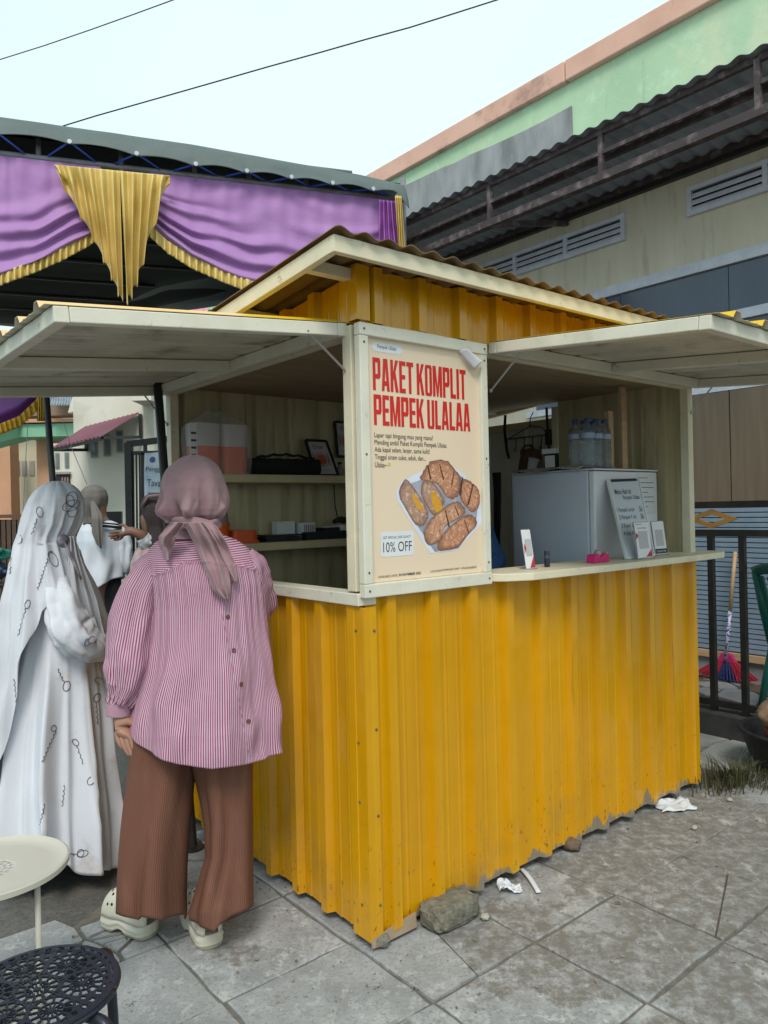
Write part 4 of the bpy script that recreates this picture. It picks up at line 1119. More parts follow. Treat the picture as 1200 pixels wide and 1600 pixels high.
# iron fence on the kerb
fen = thing('iron_fence', (2.97,.2,.15), 'black iron fence with an orange diamond ornament on the kerb', 'fence', kf=True)
FX_ = 2.97
def fp(px, py): return fromk(px, py, x0=FX_)
pT, pR2, pD = fp(1150,788), fp(1150,833), fp(1112,815)
for z in (pT.z, pR2.z, .20):
    b = MB(); b.beam((FX_,-1.4,z),(FX_,1.6,z),.035,.04); bg(b, 'rail', BLACKM, fen)
by0 = fp(1113,950).y; by1 = fp(1162,950).y; st = by0-by1
for i in range(-4, 5):
    y = by0 - st*i
    b = MB(); b.beam((FX_,y,.15),(FX_,y,pR2.z-.02),.034,.034,(0,1,0)); bg(b, 'bar', BLACKM, fen)
for yc in (pD.y, pD.y-3*st, pD.y+3*st):
    b = MB(); hw, hh = .165, .058
    ring = [(hw,0),(0,hh),(-hw,0),(0,-hh)]
    zc = (pT.z+pR2.z)/2
    for i in range(4):
        a, c = ring[i], ring[(i+1) % 4]
        o = [(FX_-.012, yc+a[0], zc+a[1]), (FX_-.012, yc+c[0], zc+c[1]), (FX_-.012, yc+c[0]*.55, zc+c[1]*.5), (FX_-.012, yc+a[0]*.55, zc+a[1]*.5)]
        b.prism(o, (.02,0,0))
    bg(b, 'diamond_ornament', M('orange_ornament_paint', (.36,.19,.05), .5, (.28,.14,.04), 9), fen)
b = MB(); b.beam((FX_,1.6,.15),(FX_,1.6,1.40),.05,.05,(0,1,0)); b.beam((FX_,-1.4,.15),(FX_,-1.4,1.40),.05,.05,(0,1,0)); bg(b, 'post', BLACKM, fen)
# broom
q0, q1 = fromk(1149,862,x0=3.86), fromk(1134,1030,x0=3.80)
t = thing('broom', tuple(q1), 'broom with red and navy bristles leaning on the slatted panel', 'broom', kf=True)
m_ = q1.lerp(q0, .45)
b = MB(); b.tube([m_, q0], .013, 10); bg(b, 'bare_handle', RAWWOOD, t, smooth=True)
b = MB(); b.tube([q1, q1.lerp(m_, .5), m_], .0135, 10); bg(b, 'patterned_handle', M('patterned_sleeve', (.45,.45,.55), .4, (.05,.03,.18), 60, lo=.5, hi=.55), t, smooth=True)
RB = M('red_bristles', (.42,.02,.05), .7, (.30,.012,.03), 90, stretch=(30,30,1)); NB = M('navy_bristles', (.02,.03,.13), .7, (.012,.018,.08), 60)
b = MB(); b.prism([(q1.x,q1.y-.07,q1.z-.02),(q1.x,q1.y+.07,q1.z-.02),(q1.x,q1.y+.035,q1.z+.04),(q1.x,q1.y-.035,q1.z+.04)], (.035,0,0)); bg(b, 'head', M('pink_plastic_head', (.50,.03,.14), .4), t, bevel=.004)
zb = .145
for k, (a0, a1, m2) in enumerate(((-1,-.33,RB),(-.33,.33,NB),(.33,1,RB))):
    b = MB()
    for i in range(30):
        f = a0+(a1-a0)*(i+.5)/30
        p = Vector((q1.x+.017+.012*math.sin(i*9), q1.y+f*.065, q1.z-.018)); q = Vector((q1.x+.01+.03*math.sin(i*5), q1.y+f*.22, zb+.004+.03*f*f))
        b.beam(p, q, .010, .012)
    bg(b, 'bristles', m2, t)
# black tub with a clay pot in it, green chair at the right edge
c0 = A(1243, 1140, 3.9)
t = thing('black_tub', (c0.x, c0.y, 0), 'round black rubber tub cut by the right edge of the photo', 'tub')
TYR = M('black_rubber', (.012,.012,.014), .6, (.026,.026,.027), 30, bmp=.4, bs=60)
zt_ = c0.z
b = MB(); b.lathe([(.10,0),(.16,.02),(.215,.085),(.245,.17),(.255,zt_-.02),(.262,zt_-.012),(.262,zt_),(.246,zt_),(.236,.15),(.12,.03)], (c0.x,c0.y,0), 48); b.build('tub_body', TYR, t, smooth=True, sharp=50)
b = MB()
for i in range(49):
    a = 2*PI*i/48
b.tube([(c0.x+.262*math.cos(2*PI*i/48), c0.y+.262*math.sin(2*PI*i/48), zt_-.006) for i in range(49)], .012, 8); b.build('rim', TYR, t, smooth=True)
TERR = M('terracotta', (.34,.125,.06), .6, (.25,.09,.045), 8)
cz = zt_-.07; cx, cy = c0.x-.055, c0.y-.06
t = thing('clay_pot', (cx, cy, cz), 'orange brown clay pot with crumpled wrap standing in the black tub', 'pot')
b = MB(); b.lathe([(.08,0),(.11,.03),(.125,.08),(.12,.13),(.10,.15)], (cx,cy,cz), 28); b.build('pot_body', TERR, t, smooth=True)
b = MB()
b.grid(lambda u, v: (cx+(.085+.07*math.sin(PI*v)+.02*nz(math.cos(2*PI*u)*4, math.sin(2*PI*u)*4, v*5))*math.cos(2*PI*u), cy+(.085+.07*math.sin(PI*v)+.02*nz(math.cos(2*PI*u)*4, 7, v*5))*math.sin(2*PI*u), cz+.09+.13*v+.03*nz(math.cos(2*PI*u)*3, math.sin(2*PI*u)*3, 9)), 48, 12, closed=True)
b.build('crumpled_wrap', M('brown_wrap', (.30,.20,.13), .7, (.15,.09,.06), 25), t, smooth=True, solid=.004)
GRC = M('green_chair_plastic', (.015,.16,.13), .4, (.012,.125,.10), 5)
def chair(loc, rz, label, mat=GRC):
    t = thing('plastic_chair', (0,0,0), label, 'chair')
    t.location = loc; t.rotation_euler = (0,0,rz)
    b = MB(); b.grid(lambda u, v: ((u-.5)*.42, (v-.5)*.40, .43-.02*math.sin(PI*u)*math.sin(PI*v)), 10, 10); b.build('seat', mat, t, smooth=True, solid=.012)
    for sx_ in (-1, 1):
        for sy in (-1, 1):
            b = MB(); b.tube([(sx_*.19, sy*.18, .425), (sx_*.22, sy*.215, .2), (sx_*.245, sy*.24, 0)], [.026,.022,.02], 8); b.build('leg', mat, t, smooth=True)
        b = MB(); b.tube([(sx_*.21,-.2,.60),(sx_*.23,-.1,.64),(sx_*.22,.1,.66),(sx_*.20,.2,.66)], .02, 8); b.tube([(sx_*.20,-.19,.43),(sx_*.22,-.2,.62)], .018, 8); b.build('armrest', mat, t, smooth=True)
        b = MB(); b.tube([(sx_*.19,.19,.42),(sx_*.20,.24,.65),(sx_*.185,.29,.86)], [.028,.026,.024], 8); b.build('back_post', mat, t, smooth=True)
    for k in range(4):
        x = -.13+.087*k
        b = MB(); b.beam((x,.195,.45),(x*1.05,.285,.84),.045,.012,(0,1,0)); b.build('back_slat', mat, t)
    b = MB(); b.grid(lambda u, v: ((u-.5)*.40, .285+.02*v-.03*math.cos((u-.5)*PI)*0, .83+.06*v+.035*math.sin(PI*u)), 12, 3); b.build('back_rail', mat, t, smooth=True, solid=.018)
    return t
gc = A(1282, 900, 4.45); chair(Vector((gc.x, gc.y, .13)), R(95), 'green plastic chair at the right edge behind the wheel')
# grass tuft beside the kiosk
b = MB(); rg = random.Random(5)
gp = ground(1152, 1226)
for i in range(420):
    a = rg.uniform(0, 2*PI); rr = abs(rg.gauss(0, .10)); ln = rg.uniform(.05, .17); lean = rg.uniform(.2, 1.1)
    p = Vector((gp.x+rr*math.cos(a)*1.5, gp.y+rr*math.sin(a)*.8, 0)); d = Vector((math.cos(a+rg.uniform(-.8,.8)), math.sin(a+rg.uniform(-.8,.8)), 0)); s_ = d.cross(Vector((0,0,1)))*.0032
    q1_ = p+d*ln*.35*lean+Vector((0,0,ln*.6)); q2_ = p+d*ln*lean+Vector((0,0,ln*.75))
    b.add([p-s_, p+s_, q1_+s_*.7, q1_-s_*.7, q2_], [(0,1,2,3),(3,2,4)])
tag(b.build('grass_tuft', M('dry_green_grass', (.055,.062,.022), .7, (.12,.10,.05), 30), off=tuple(gp)), 'tuft of dark weedy grass by the far end of the kiosk', 'grass', kind='stuff')
# ================================================================== PARTY TENT WITH DRAPES
T0 = A(0, 240, 5.57)
TD = Vector((.95, .312, 0)).normalized()
TN = Vector((TD.y, -TD.x, 0))                            # towards the camera
def TP(px, py, off=0.): return onplane(px, py, T0 + TN*off, TN)
ZRAIL = T0.z
TARP = M('grey_green_tarpaulin', (.105,.132,.128), .6, (.085,.11,.108), 3, bmp=.4, bs=8, bd=.02, dirt=(.12,.14,.135), ds=2)
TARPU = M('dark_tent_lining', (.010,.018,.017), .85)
PURP = M('purple_satin', (.40,.20,.47), .6, (.34,.155,.41), 3, bmp=.3, bs=14, bd=.01, sheen=.3)
GOLD = M('gold_satin', (.72,.54,.19), .45, (.62,.44,.12), 4, bmp=.2, bs=20)
STEELG = M('grey_tent_pipe', (.26,.26,.30), .5, (.17,.16,.18), 12)
BLUER = M('blue_rope', (.04,.10,.52), .7)
tent = thing('party_tent', (T0.x+1.5, T0.y+2.5, 0), 'large tent with grey green tarpaulin roof laced by blue rope to a grey pipe', 'tent')
sL, sR = -3.2, 1.86 + 0.0
def TS(px): return (TP(px, 275) - T0).dot(TD)
sL, sR = TS(-260), TS(630)
S = lambda s, z, back=0.: Vector((T0.x, T0.y, 0)) + TD*s - TN*back + Vector((0,0,z))
# front flap edge of the tarp: scalloped between eyelets
eye_px = [-120,-58,0,112,214,304,382,450,513,575,628]
eye_s = [TS(x) for x in eye_px]
ztop = lambda s: interp(s, [TS(0),TS(300),TS(560),TS(628)], [TP(0,183).z, TP(300,226).z, TP(560,273).z, TP(628,289).z])
def zbot(s):
    k = 0
    while k < len(eye_s)-2 and s > eye_s[k+1]: k += 1
    f = min(1, max(0, (s-eye_s[k])/(eye_s[k+1]-eye_s[k])))
    base = interp(s, [TS(0),TS(112),TS(300),TS(450),TS(610)], [TP(0,216).z, TP(112,231).z, TP(300,264).z, TP(450,284).z, TP(610,307).z])
    return base - .04 + .034*math.sin(PI*f)**.8
bk = lambda s: interp(s, [TS(150), TS(280), TS(420)], [6.1, 4.75, 4.0])
b = MB()
def flapf(u, v):
    s = sL + (sR-sL)*u
    zt, zb = ztop(s), zbot(s)
    if v < .6:
        k = v/.6
        p = S(s, zb + (zt-zb)*k, -.13 + .12*k + .012*nz(s*3, k*2) - .012*math.sin(PI*k))
    else:
        k = (v-.6)/.4
        p = S(s, zt - .08*k + .03*nz(s*1.4, k*5)*k, (bk(s)+.25)*k)
    if s > sR - .12 and v < .6: p += Vector((0,0,-.10*(s-(sR-.12))/.12*(1-v/.6)))
    return p
b.grid(flapf, 220, 30)
b.build('tarp_roof', TARP, tent, smooth=True, solid=.004)
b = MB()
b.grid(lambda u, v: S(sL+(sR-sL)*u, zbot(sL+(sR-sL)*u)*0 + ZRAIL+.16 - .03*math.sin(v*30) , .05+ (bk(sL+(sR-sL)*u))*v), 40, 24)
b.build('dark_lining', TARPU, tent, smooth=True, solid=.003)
b = MB(); b.tube([S(sL, ZRAIL), S(sR, ZRAIL)], .022, 10); b.build('front_pipe', STEELG, tent, smooth=True)
b = MB(); b.tube([S(sL, ZRAIL+.20, .05), S(sR-.45, ZRAIL+.20, .05)], .018, 8); b.build('upper_pipe', STEELG, tent, smooth=True)
for px in (60, 190, 305, 390, 480, 590):
    b = MB(); b.tube([TP(px, 252+.11*px), TP(px, 252+.11*px)+Vector((0,0,.22))+TN*-.05], .020, 8); b.build('short_upright', STEELG, tent, smooth=True)
for k in range(1, len(eye_px)-1):
    e = S(eye_s[k], zbot(eye_s[k])+.022, -.135)
    b = MB()
    for ds_ in (-.16, .17):
        b.tube([e, S(eye_s[k]+ds_, ZRAIL+.01, -.026)], .0075, 6)
    b.build('lacing_rope', BLUER, tent, smooth=True)
    b = MB(); b.lathe([(.009,.0),(.017,.0),(.017,.003),(.009,.003)], e+TN*.006, 14, (TD, Vector((0,0,1)), TN)); b.build('eyelet', CHROME, tent)
for r in range(7):                                       # roof bars inside
    b = MB(); b.tube([S(sL, ZRAIL+.12, .5+.75*r), S(sR if r < 4 else (TS(260) if r < 5 else TS(190)), ZRAIL+.12, .5+.75*r)], .02, 6); b.build('roof_bar', BLACKM, tent, smooth=True)
b = MB(); b.tube([S(TS(632), 0, .2), S(TS(632), ZRAIL+.2, .05)], .028, 10); b.build('corner_pole', STEELG, tent, smooth=True)
pb, ptp = ground(301, 1325), A(247, 612, 3.5)
b = MB(); pe = pb + (ptp-pb)*(2.32/(ptp.z)); b.tube([pb, pe], .021, 10); b.lathe([(.05,0),(.05,.006),(.024,.012)], pb, 14)
tag(b.build('tent_pole', BLACKM, smooth=True, sharp=40), 'thin leaning black pole standing behind the woman in the striped shirt', 'pole')
pe, pm = A(72, 612, 7.), A(83, 760, 7.)
d_ = (pm-pe); b = MB(); b.tube([pe - d_*.25, pm + d_*2.6], .03, 10)
o = tag(b.build('tent_pole', BLACKM, smooth=True), 'black pole in front of the green and peach building', 'pole')

wrinkle(PURP, .3, .02, 3.5, (1,1,1.6)); wrinkle(GOLD, .4, .015, 7)
def folds(v, ph, n): return math.sin(2*PI*(n*v + ph))
def swag(label, xa, xb, top, bot, gat_l, gat_r, nf, off0, seed, mat=PURP):
    t = thing('drape', tuple(TP((xa+xb)/2, bot((xa+xb)/2))), label, 'drape', 'drapes along the tent front')
    def fn(u, v):
        x = xa+(xb-xa)*u; yt, yb = top(x), bot(x)
        y = yt+(yb-yt)*v
        sag = gat_l*(1-u)**2.2 + gat_r*u**2.2            # folds crowd where the cloth is gathered
        deep = .006 + .045*max(0, v-.25)**1.1*(.5+sag)
        w = v**1.5
        o = off0 + deep*folds(w + .10*nz(u*3, seed) + .10*nz(u*5, v*3, seed+4), .35*nz(u*2.2, v*1.6, seed), nf)*(.55+.9*abs(nz(u*3.1, v*4, seed+9))) + .018*nz(u*9, v*5, seed)*v + .007*math.sin(x*.22+2*nz(x*.02, seed))*(1-v)**1.5 + .03*nz(u*3, v*3, seed)*v + .07*v*(1-.5*v)
        return TP(x, y, o)
    b = MB(); b.grid(fn, 130, 90); b.build('purple_swag', mat, t, smooth=True, solid=.002)
    b = MB()                                             # gathered gold frill below
    def fr(u, v):
        x = xa+(xb-xa)*u
        y = bot(x) - 2 + 20*v*(1+.08*nz(x*.2, seed))
        return TP(x, y, off0 + .04 + (.006+.018*v)*math.sin(x*.62+1.5*nz(x*.08, seed)) + .01*nz(x*.11, 3, seed))
    b.grid(fr, int(abs(xb-xa)*2.2), 8); b.build('gold_frill', GOLD, t, smooth=True, solid=.002)
    return t
rail = lambda x: 243 + .1135*x
swag('left purple swag with gold frill hanging from the tent pipe', -175, 158, rail, lambda x: interp(x, [-175,-60,0,50,100,140,158], [372,432,428,410,388,366,352]), .8, 1.0, 4.2, .02, 1)
swag('right purple swag with gold frill hanging from the tent pipe behind the kiosk roof', 234, 622, rail, lambda x: interp(x, [234,262,300,350,400,450,520,580,622], [352,378,402,424,443,455,456,440,410]), 1.0, .9, 4.6, .02, 2)
t = thing('jabot', tuple(TP(200, 470)), 'gold pleated two pointed jabot between the purple swags', 'drape', 'drapes along the tent front')
for (nm, xt0, xt1, tip, yend, n) in (('left_tail', 84, 187, 192, ([0,.15,.3,.45,.6,.8,1],[270,320,354,386,415,446,472]), 6), ('right_tail', 187, 268, 204, ([0,.2,.4,.55,.7,.85,1],[473,466,450,424,386,340,288]), 5)):
    def fn(u, v, xt0=xt0, xt1=xt1, tip=tip, yend=yend, n=n):
        ph = n*u + .12*nz(u*4, v*2, n)
        y0 = 257+.095*(xt0+(xt1-xt0)*u-84)
        ye = interp(u, *yend) + 6*math.sin(2*PI*ph)
        y = y0+(ye-y0)*v
        xt = xt0+(xt1-xt0)*u
        x = xt+(tip-xt)*max(0, (y-257)/216)*.58 + 2.5*math.sin(2*PI*ph+1.2)*v
        return TP(x, y, .16 + .040*math.sin(2*PI*ph)*(.45+.55*min(1, v*3)) + .03*nz(u*4, v*3, 4))
    b = MB(); b.grid(fn, 130, 60); b.build(nm, GOLD, t, smooth=True, solid=.002)
t = thing('corner_drape', tuple(TP(612, 390)), 'bunched bright purple and gold cloth tied at the tent corner', 'drape', 'drapes along the tent front')
b = MB(); b.grid(lambda u, v: TP(592+30*u, 312+ 3*u + (88-14*u)*v, .10+.035*math.sin(2*PI*5*u*(1-.3*v)+v)+.02*nz(u*4, v*3)), 60, 24); b.build('purple_bunch', M('bright_purple_satin', (.38,.13,.45), .5, (.31,.10,.39), 6), t, smooth=True, solid=.002)
b = MB(); b.grid(lambda u, v: TP(617+10*u+7*v, 306+95*v, .16+.03*math.sin(2*PI*3*u+v*4)), 24, 24); b.build('gold_edging', GOLD, t, smooth=True, solid=.002)
# a second drape further back, seen under the flap
DB = 7.6
t = thing('back_drape', tuple(A(20, 665, DB)), 'dark purple swag with yellow fringe hanging further back under the tent', 'drape')
def bsw(u, v):
    x = -110+178*u; yb = interp(x, [-110,0,30,55,68], [690,664,652,628,610])
    return A(x, 560+(yb-560)*v, DB - .04*math.sin(9*v*v+u*3)*v)
b = MB(); b.grid(bsw, 50, 40); b.build('purple_swag', M('deep_purple_satin', (.14,.03,.20), .5, (.10,.02,.15), 4), t, smooth=True, solid=.002)
b = MB(); b.grid(lambda u, v: A(-110+178*u+3*v, interp(-110+178*u, [-110,0,30,55,68], [690,664,652,628,610])-2+16*v, DB-.05+.02*math.sin(u*150)), 160, 4)
b.grid(lambda u, v: A(58+13*u, 560+98*v, DB-.06+.02*math.sin(u*24)), 24, 12); b.build('yellow_fringe', M('yellow_fringe', (.56,.33,.03), .6, (.45,.25,.02), 20), t, smooth=True, solid=.003)

# ================================================================== BUILDINGS BEHIND THE TENT
BG = 1.6                                                  # the street behind the tent lies this much further off
def AB(x, y, d): return A(x, y, d*BG)
def fb(b, x0, y0, x1, y1, d, th):                        # an upright box: front face at distance d
    p, q = AB(x0, y1, d), AB(x1, y0, d)
    return b.box(p.x, q.x, d*BG, (d+th)*BG, p.z, q.z)
WHW = M('white_lime_wall', (.70,.68,.60), .85, (.62,.59,.50), 1.2, dirt=(.45,.42,.34), ds=1.1, dlo=.58, dhi=.8)
wb_ = thing('building', (AB(160, 800, 9).x, 18, 0), 'white walled house with a purple awning behind the women on the left', 'building')
def wbp(b, name, mat, parent=wb_, **kw): return b.build(name, mat, parent, **kw)
b = MB(); p, q = AB(118, 800, 9.), AB(238, 560, 9.); b.box(p.x, q.x, 9.*BG, 24, 0, 5.6); wbp(b, 'wall', WHW)
b = MB(); p, q = AB(82, 800, 9.25), AB(118, 700, 9.25); b.box(p.x, AB(118,800,9.).x-.002, 9.25*BG, 20, 0, q.z+.1); wbp(b, 'wall', WHW)
b = MB(); p, q = AB(239, 800, 10.2), AB(300, 560, 10.2); b.box(p.x-.3, q.x, 10.2*BG, 19, 0, 5.0); wbp(b, 'side_wall', M('grey_wall', (.30,.29,.27), .85))
b = MB(); fb(b, 205, 612, 236, 626, 8.6, .4); wbp(b, 'ledge', WHW)
for (x0,y0,x1,y1) in ((142,684,151,715),(162,679,172,713),(182,672,192,707)):
    b = MB(); fb(b, x0,y0,x1,y1,8.985,.03); w = wbp(b, 'window', M('grey_window_frame', (.34,.33,.28), .6) if x0 == 142 else bpy.data.materials['grey_window_frame'])
    b = MB(); fb(b, x0+2,y0+3,x1-2,y1-3,8.975,.008); wbp(b, 'pane', M('bluish_pane', (.16,.21,.23), .15) if x0 == 142 else bpy.data.materials['bluish_pane'], w)
for (x0,y0,x1,y1) in ((86,707,92,732),(101,706,107,731)):
    b = MB(); fb(b, x0,y0,x1,y1,9.235,.03); w = wbp(b, 'window', bpy.data.materials['grey_window_frame'])
    b = MB(); fb(b, x0+1.5,y0+2,x1-1.5,y1-2,9.225,.008); wbp(b, 'pane', bpy.data.materials['bluish_pane'], w)
b = MB(); fb(b, 88,738,108,775,9.22,.03); w = wbp(b, 'dark_window', BLACK)
b = MB(); fb(b, 87,737,109,741,9.20,.03); wbp(b, 'frame', bpy.data.materials['grey_window_frame'], w)
for x in (97,101,105):
    b = MB(); fb(b, x,746,x+1.5,775,9.205,.01); wbp(b, 'bar', M('pink_bar', (.35,.2,.2), .6) if x == 97 else bpy.data.materials['pink_bar'], w)
AWP = M('purple_corrugated_sheet', (.30,.13,.17), .5, (.24,.10,.135), 2)
t = thing('window_awning', tuple(AB(160, 690, 8.9)), 'small purple corrugated awning on the white house wall', 'awning')
TL, TR_, BR_, BL_ = AB(131,668,8.98), AB(218,645,8.98), AB(156,683,8.25), AB(80,701,8.25)
b = MB(); pr = profile(1, .05, .083, .03, .02, .012, minor=False)
sheet(b, pr, lambda u, o, v: TL.lerp(TR_, u).lerp(BL_.lerp(BR_, u), v) + Vector((0,-.5,.85))*o*.8, 0, 1, th=.01); b.build('sheet', AWP, t)
b = MB()
for (p, q) in ((AB(84,703,8.27),AB(136,703,8.97)),(AB(135,688,8.97),AB(135,704,8.97)),(AB(219,647,8.97),AB(220,684,8.97)),(AB(160,684,8.3),AB(220,683,8.97)),(AB(84,703,8.27),AB(158,686,8.27))): b.beam(p, q, .055, .055)
b.build('frame', BLACKM, t)
b = MB(); fb(b, 166,799,189,824,8.5,.05); o = b.build('noticeboard', BLACK); tag(o, 'small black board by the white wall behind the grey headscarf', 'board')
# roof over the house, seen through the tent's back
PKR = M('pink_corrugated_roof', (.58,.24,.31), .5, (.50,.19,.26), 2)
t = thing('pink_roof', tuple(AB(320, 480, 10.6)), 'pink corrugated roof edge under the back of the tent', 'roof')
b = MB(); sheet(b, profile(1, .02, .06, .03, .014, .01, minor=False), lambda u, o, v: AB(250,496,10.).lerp(AB(440,496,9.6), u).lerp(AB(290,415,12.6).lerp(AB(500,415,12.2), u), v)+Vector((0,0,o)), 0, 1, th=.01); b.build('sheet', PKR, t)
b = MB(); b.beam(AB(250,498,10.), AB(440,498,9.6), .05, .06); b.build('eave_board', BLACKM, t)
# green and peach house
gb_ = thing('building', (AB(60, 800, 11).x, 19, 0), 'cream house with peach columns and a green balcony band on the far left', 'building')
def gbp(b, name, mat, **kw): return b.build(name, mat, gb_, **kw)
MINT = M('mint_green_paint', (.26,.52,.36), .8, (.22,.46,.31), 2); PCH2 = M('peach_paint', (.60,.33,.20), .8, (.54,.28,.17), 2); CRW = M('cream_wall', (.58,.52,.38), .85, (.52,.46,.33), 2)
b = MB(); fb(b, -60,640,84,1000,10.9,.3); gbp(b, 'wall', CRW)
b = MB(); fb(b, 30,661,118,683,9.9,1.2); gbp(b, 'balcony_band', MINT)
b = MB(); fb(b, 28,653,119,660.5,9.85,1.25); gbp(b, 'balcony_coping', PCH2)
b = MB(); pa, pb2 = AB(30,661,9.9), AB(30,683,9.9); pc, pd = AB(-60,682,9.0), AB(-60,706,9.0); b.prism([pa+Vector((-.003,0,0)),pb2+Vector((-.003,0,0)),pd,pc], (0,.6,0)); gbp(b, 'balcony_band', MINT)
b = MB(); b.beam(pa+Vector((-.05,.1,.03)), pc+Vector((0,.1,.03)), .3, .07); gbp(b, 'balcony_coping', PCH2)
for x0, x1 in ((4,15),(64,79)):
    b = MB(); fb(b, x0,684,x1,1000,10.3,.25); gbp(b, 'column', PCH2)
b = MB(); fb(b, -40,575,112,652,10.6,.3); gbp(b, 'upper_wall', M('brown_upper_wall', (.26,.19,.14), .8))
b = MB(); sheet(b, profile(1.0,.02,.08,.03,.02,.01,minor=False), lambda u, o, v: AB(72,633,9.6).lerp(AB(124,633,9.6), u).lerp(AB(80,585,11).lerp(AB(124,585,11), u), v)+Vector((0,0,o)), 0, 1, th=.01); gbp(b, 'roof_sheet', DKROOF)
b = MB(); b.prism([AB(106,645,9.5),AB(125,640,9.5),AB(125,590,9.5),AB(118,604,9.5)], (0,.15,0)); gbp(b, 'verge_board', WHW)
for x in (23,34,46,58):
    b = MB(); fb(b, x,720,x+7,743,10.885,.03); gbp(b, 'window', bpy.data.materials['grey_window_frame'])
b = MB(); fb(b, -10,705,3,750,10.885,.03); gbp(b, 'window', M('blue_glass', (.15,.2,.26), .2))
fn_ = thing('board_fence', tuple(ground(15, 960)), 'brown wooden fence of upright boards at the far left', 'fence')
for i in range(12):
    b = MB(); fb(b, -55+8.4*i, 812, -55+8.4*i+6, 985, 7.8, .03); b.build('board', M('brown_fence_board', (.11,.07,.05), .8, (.08,.05,.035), 6) if i == 0 else bpy.data.materials['brown_fence_board'], fn_)
b = MB(); fb(b, -60,803,50,811,7.78,.06); b.build('rail', M('fence_rail', (.14,.07,.05), .7), fn_)
# gate with a banner
gt = thing('iron_gate', tuple(ground(230, 960)), 'tall black iron gate with bars beside the white house', 'gate')
DG = 5.2
def gl(name, pts, w=.045): 
    b = MB()
    for p, q in pts: b.beam(AB(*p, DG), AB(*q, DG), w, w)
    b.build(name, BLACKM, gt)
gl('post', [((201,692),(207,1010))], .075)
gl('top_rail', [((199,694),(300,682))], .065); gl('rail', [((207,708),(300,706))], .04); gl('short_upright', [((227,690),(227,708))], .035)
for x in (208,213,218,222): gl('bar', [((x,708),(x+3,1000))], .017)
gl('bar', [((223.5,708),(226,1000))], .04)
BAN = M('blue_white_banner', (.62,.68,.74), .5, (.36,.47,.62), 3, lo=.45, hi=.6)
bn = thing('banner', tuple(AB(245, 785, 5.1)), 'white and blue banner with lettering tied to the iron gate', 'banner')
BP = lambda u, v, n=0: AB(226,785,5.1).lerp(AB(275,790,5.05), u).lerp(AB(226,708,5.1).lerp(AB(275,704,5.05), u), v) + Vector((.0,-.02*math.sin(u*7+v*3)-n,0))
b = MB(); b.grid(lambda u, v: BP(u, v), 16, 16); b.build('sheet', BAN, bn, smooth=True, solid=.002)
b = MB(); add_text(b, 'Penggada', .06, .74, .60, .72, lambda u, v: BP(u, v, .006)); add_text(b, 'Tavaras', .10, .74, .33, .47, lambda u, v: BP(u, v, .006)); add_text(b, 'komplek', .14, .70, .16, .22, lambda u, v: BP(u, v, .006)); b.build('lettering', M('banner_ink', (.04,.06,.14), .5), bn)['kind'] = 'stuff'
b = MB(); b.poly([BP(.24+.09*math.cos(a*PI/8), .86+.06*math.sin(a*PI/8), .006) for a in range(16)]); b.build('emblem', M('banner_blue', (.08,.12,.40), .5), bn)
# overhead wires and loose cords
WIRE = M('black_wire', (.02,.02,.022), .6)
def wire(pts, d0, d1, r, label):
    ps = [A(x, y, d0+(d1-d0)*i/(len(pts)-1)) for i, (x, y) in enumerate(pts)]
    b = MB(); b.tube(ps, r, 6); tag(b.build('overhead_wire', WIRE, smooth=True), label, 'wire')
wire([(-60,113),(0,93),(70,71),(140,47),(210,22),(270,0),(340,-28)], 10, 8, .006, 'upper overhead wire crossing the top left corner of the sky')
wire([(98,197),(150,181),(210,164),(270,147),(340,127),(420,104),(500,82),(570,62),(640,43),(710,21),(776,0),(850,-28)], 9, 8, .0075, 'lower overhead wire sagging from above the tent to the top of the sky')
for pts, lab in (([(44,655),(40,720),(36,800)], 'thin cord hanging in front of the cream house wall'), ([(98,655),(112,700),(136,757)], 'thin slanting cord in front of the white house wall')):
    b = MB(); b.tube([A(x, y, 6.8) for x, y in pts], .003, 5); tag(b.build('cord', STEELG), lab, 'cord')
# a table with green and blue cloth heaps at the far left
tp = A(-30, 912, 6.8)
t = thing('market_table', (tp.x, tp.y, 0), 'dark wooden table carrying cloth heaps at the far left', 'table')
b = MB(); b.box(tp.x-.5, tp.x+.27, tp.y-.3, tp.y+.3, tp.z-.03, tp.z); b.build('table_top', bpy.data.materials['brown_fence_board'], t, bevel=.004)
for sx_ in (-.46, .23):
    for sy in (-.26, .26):
        b = MB(); b.box(tp.x+sx_-.025, tp.x+sx_+.025, tp.y+sy-.025, tp.y+sy+.025, 0, tp.z-.031); b.build('leg', bpy.data.materials['brown_fence_board'], t)
b = MB(); b.ball((tp.x-.03, tp.y-.05, tp.z+.10), .28, .24, .10, 48, 30, .35, 3)
tag(b.build('cloth_heap', M('blue_cloth', (.05,.10,.20), .85, (.12,.18,.28), 9), smooth=True), 'blue cloth heap on the table at the far left', 'cloth')
b = MB(); b.ball((tp.x-.02, tp.y-.03, tp.z+.26), .25, .22, .12, 48, 30, .4, 9)
tag(b.build('cloth_heap', M('green_cloth', (.02,.20,.15), .8, (.05,.32,.26), 7), smooth=True), 'green cloth heap lying on the blue one at the far left', 'cloth')

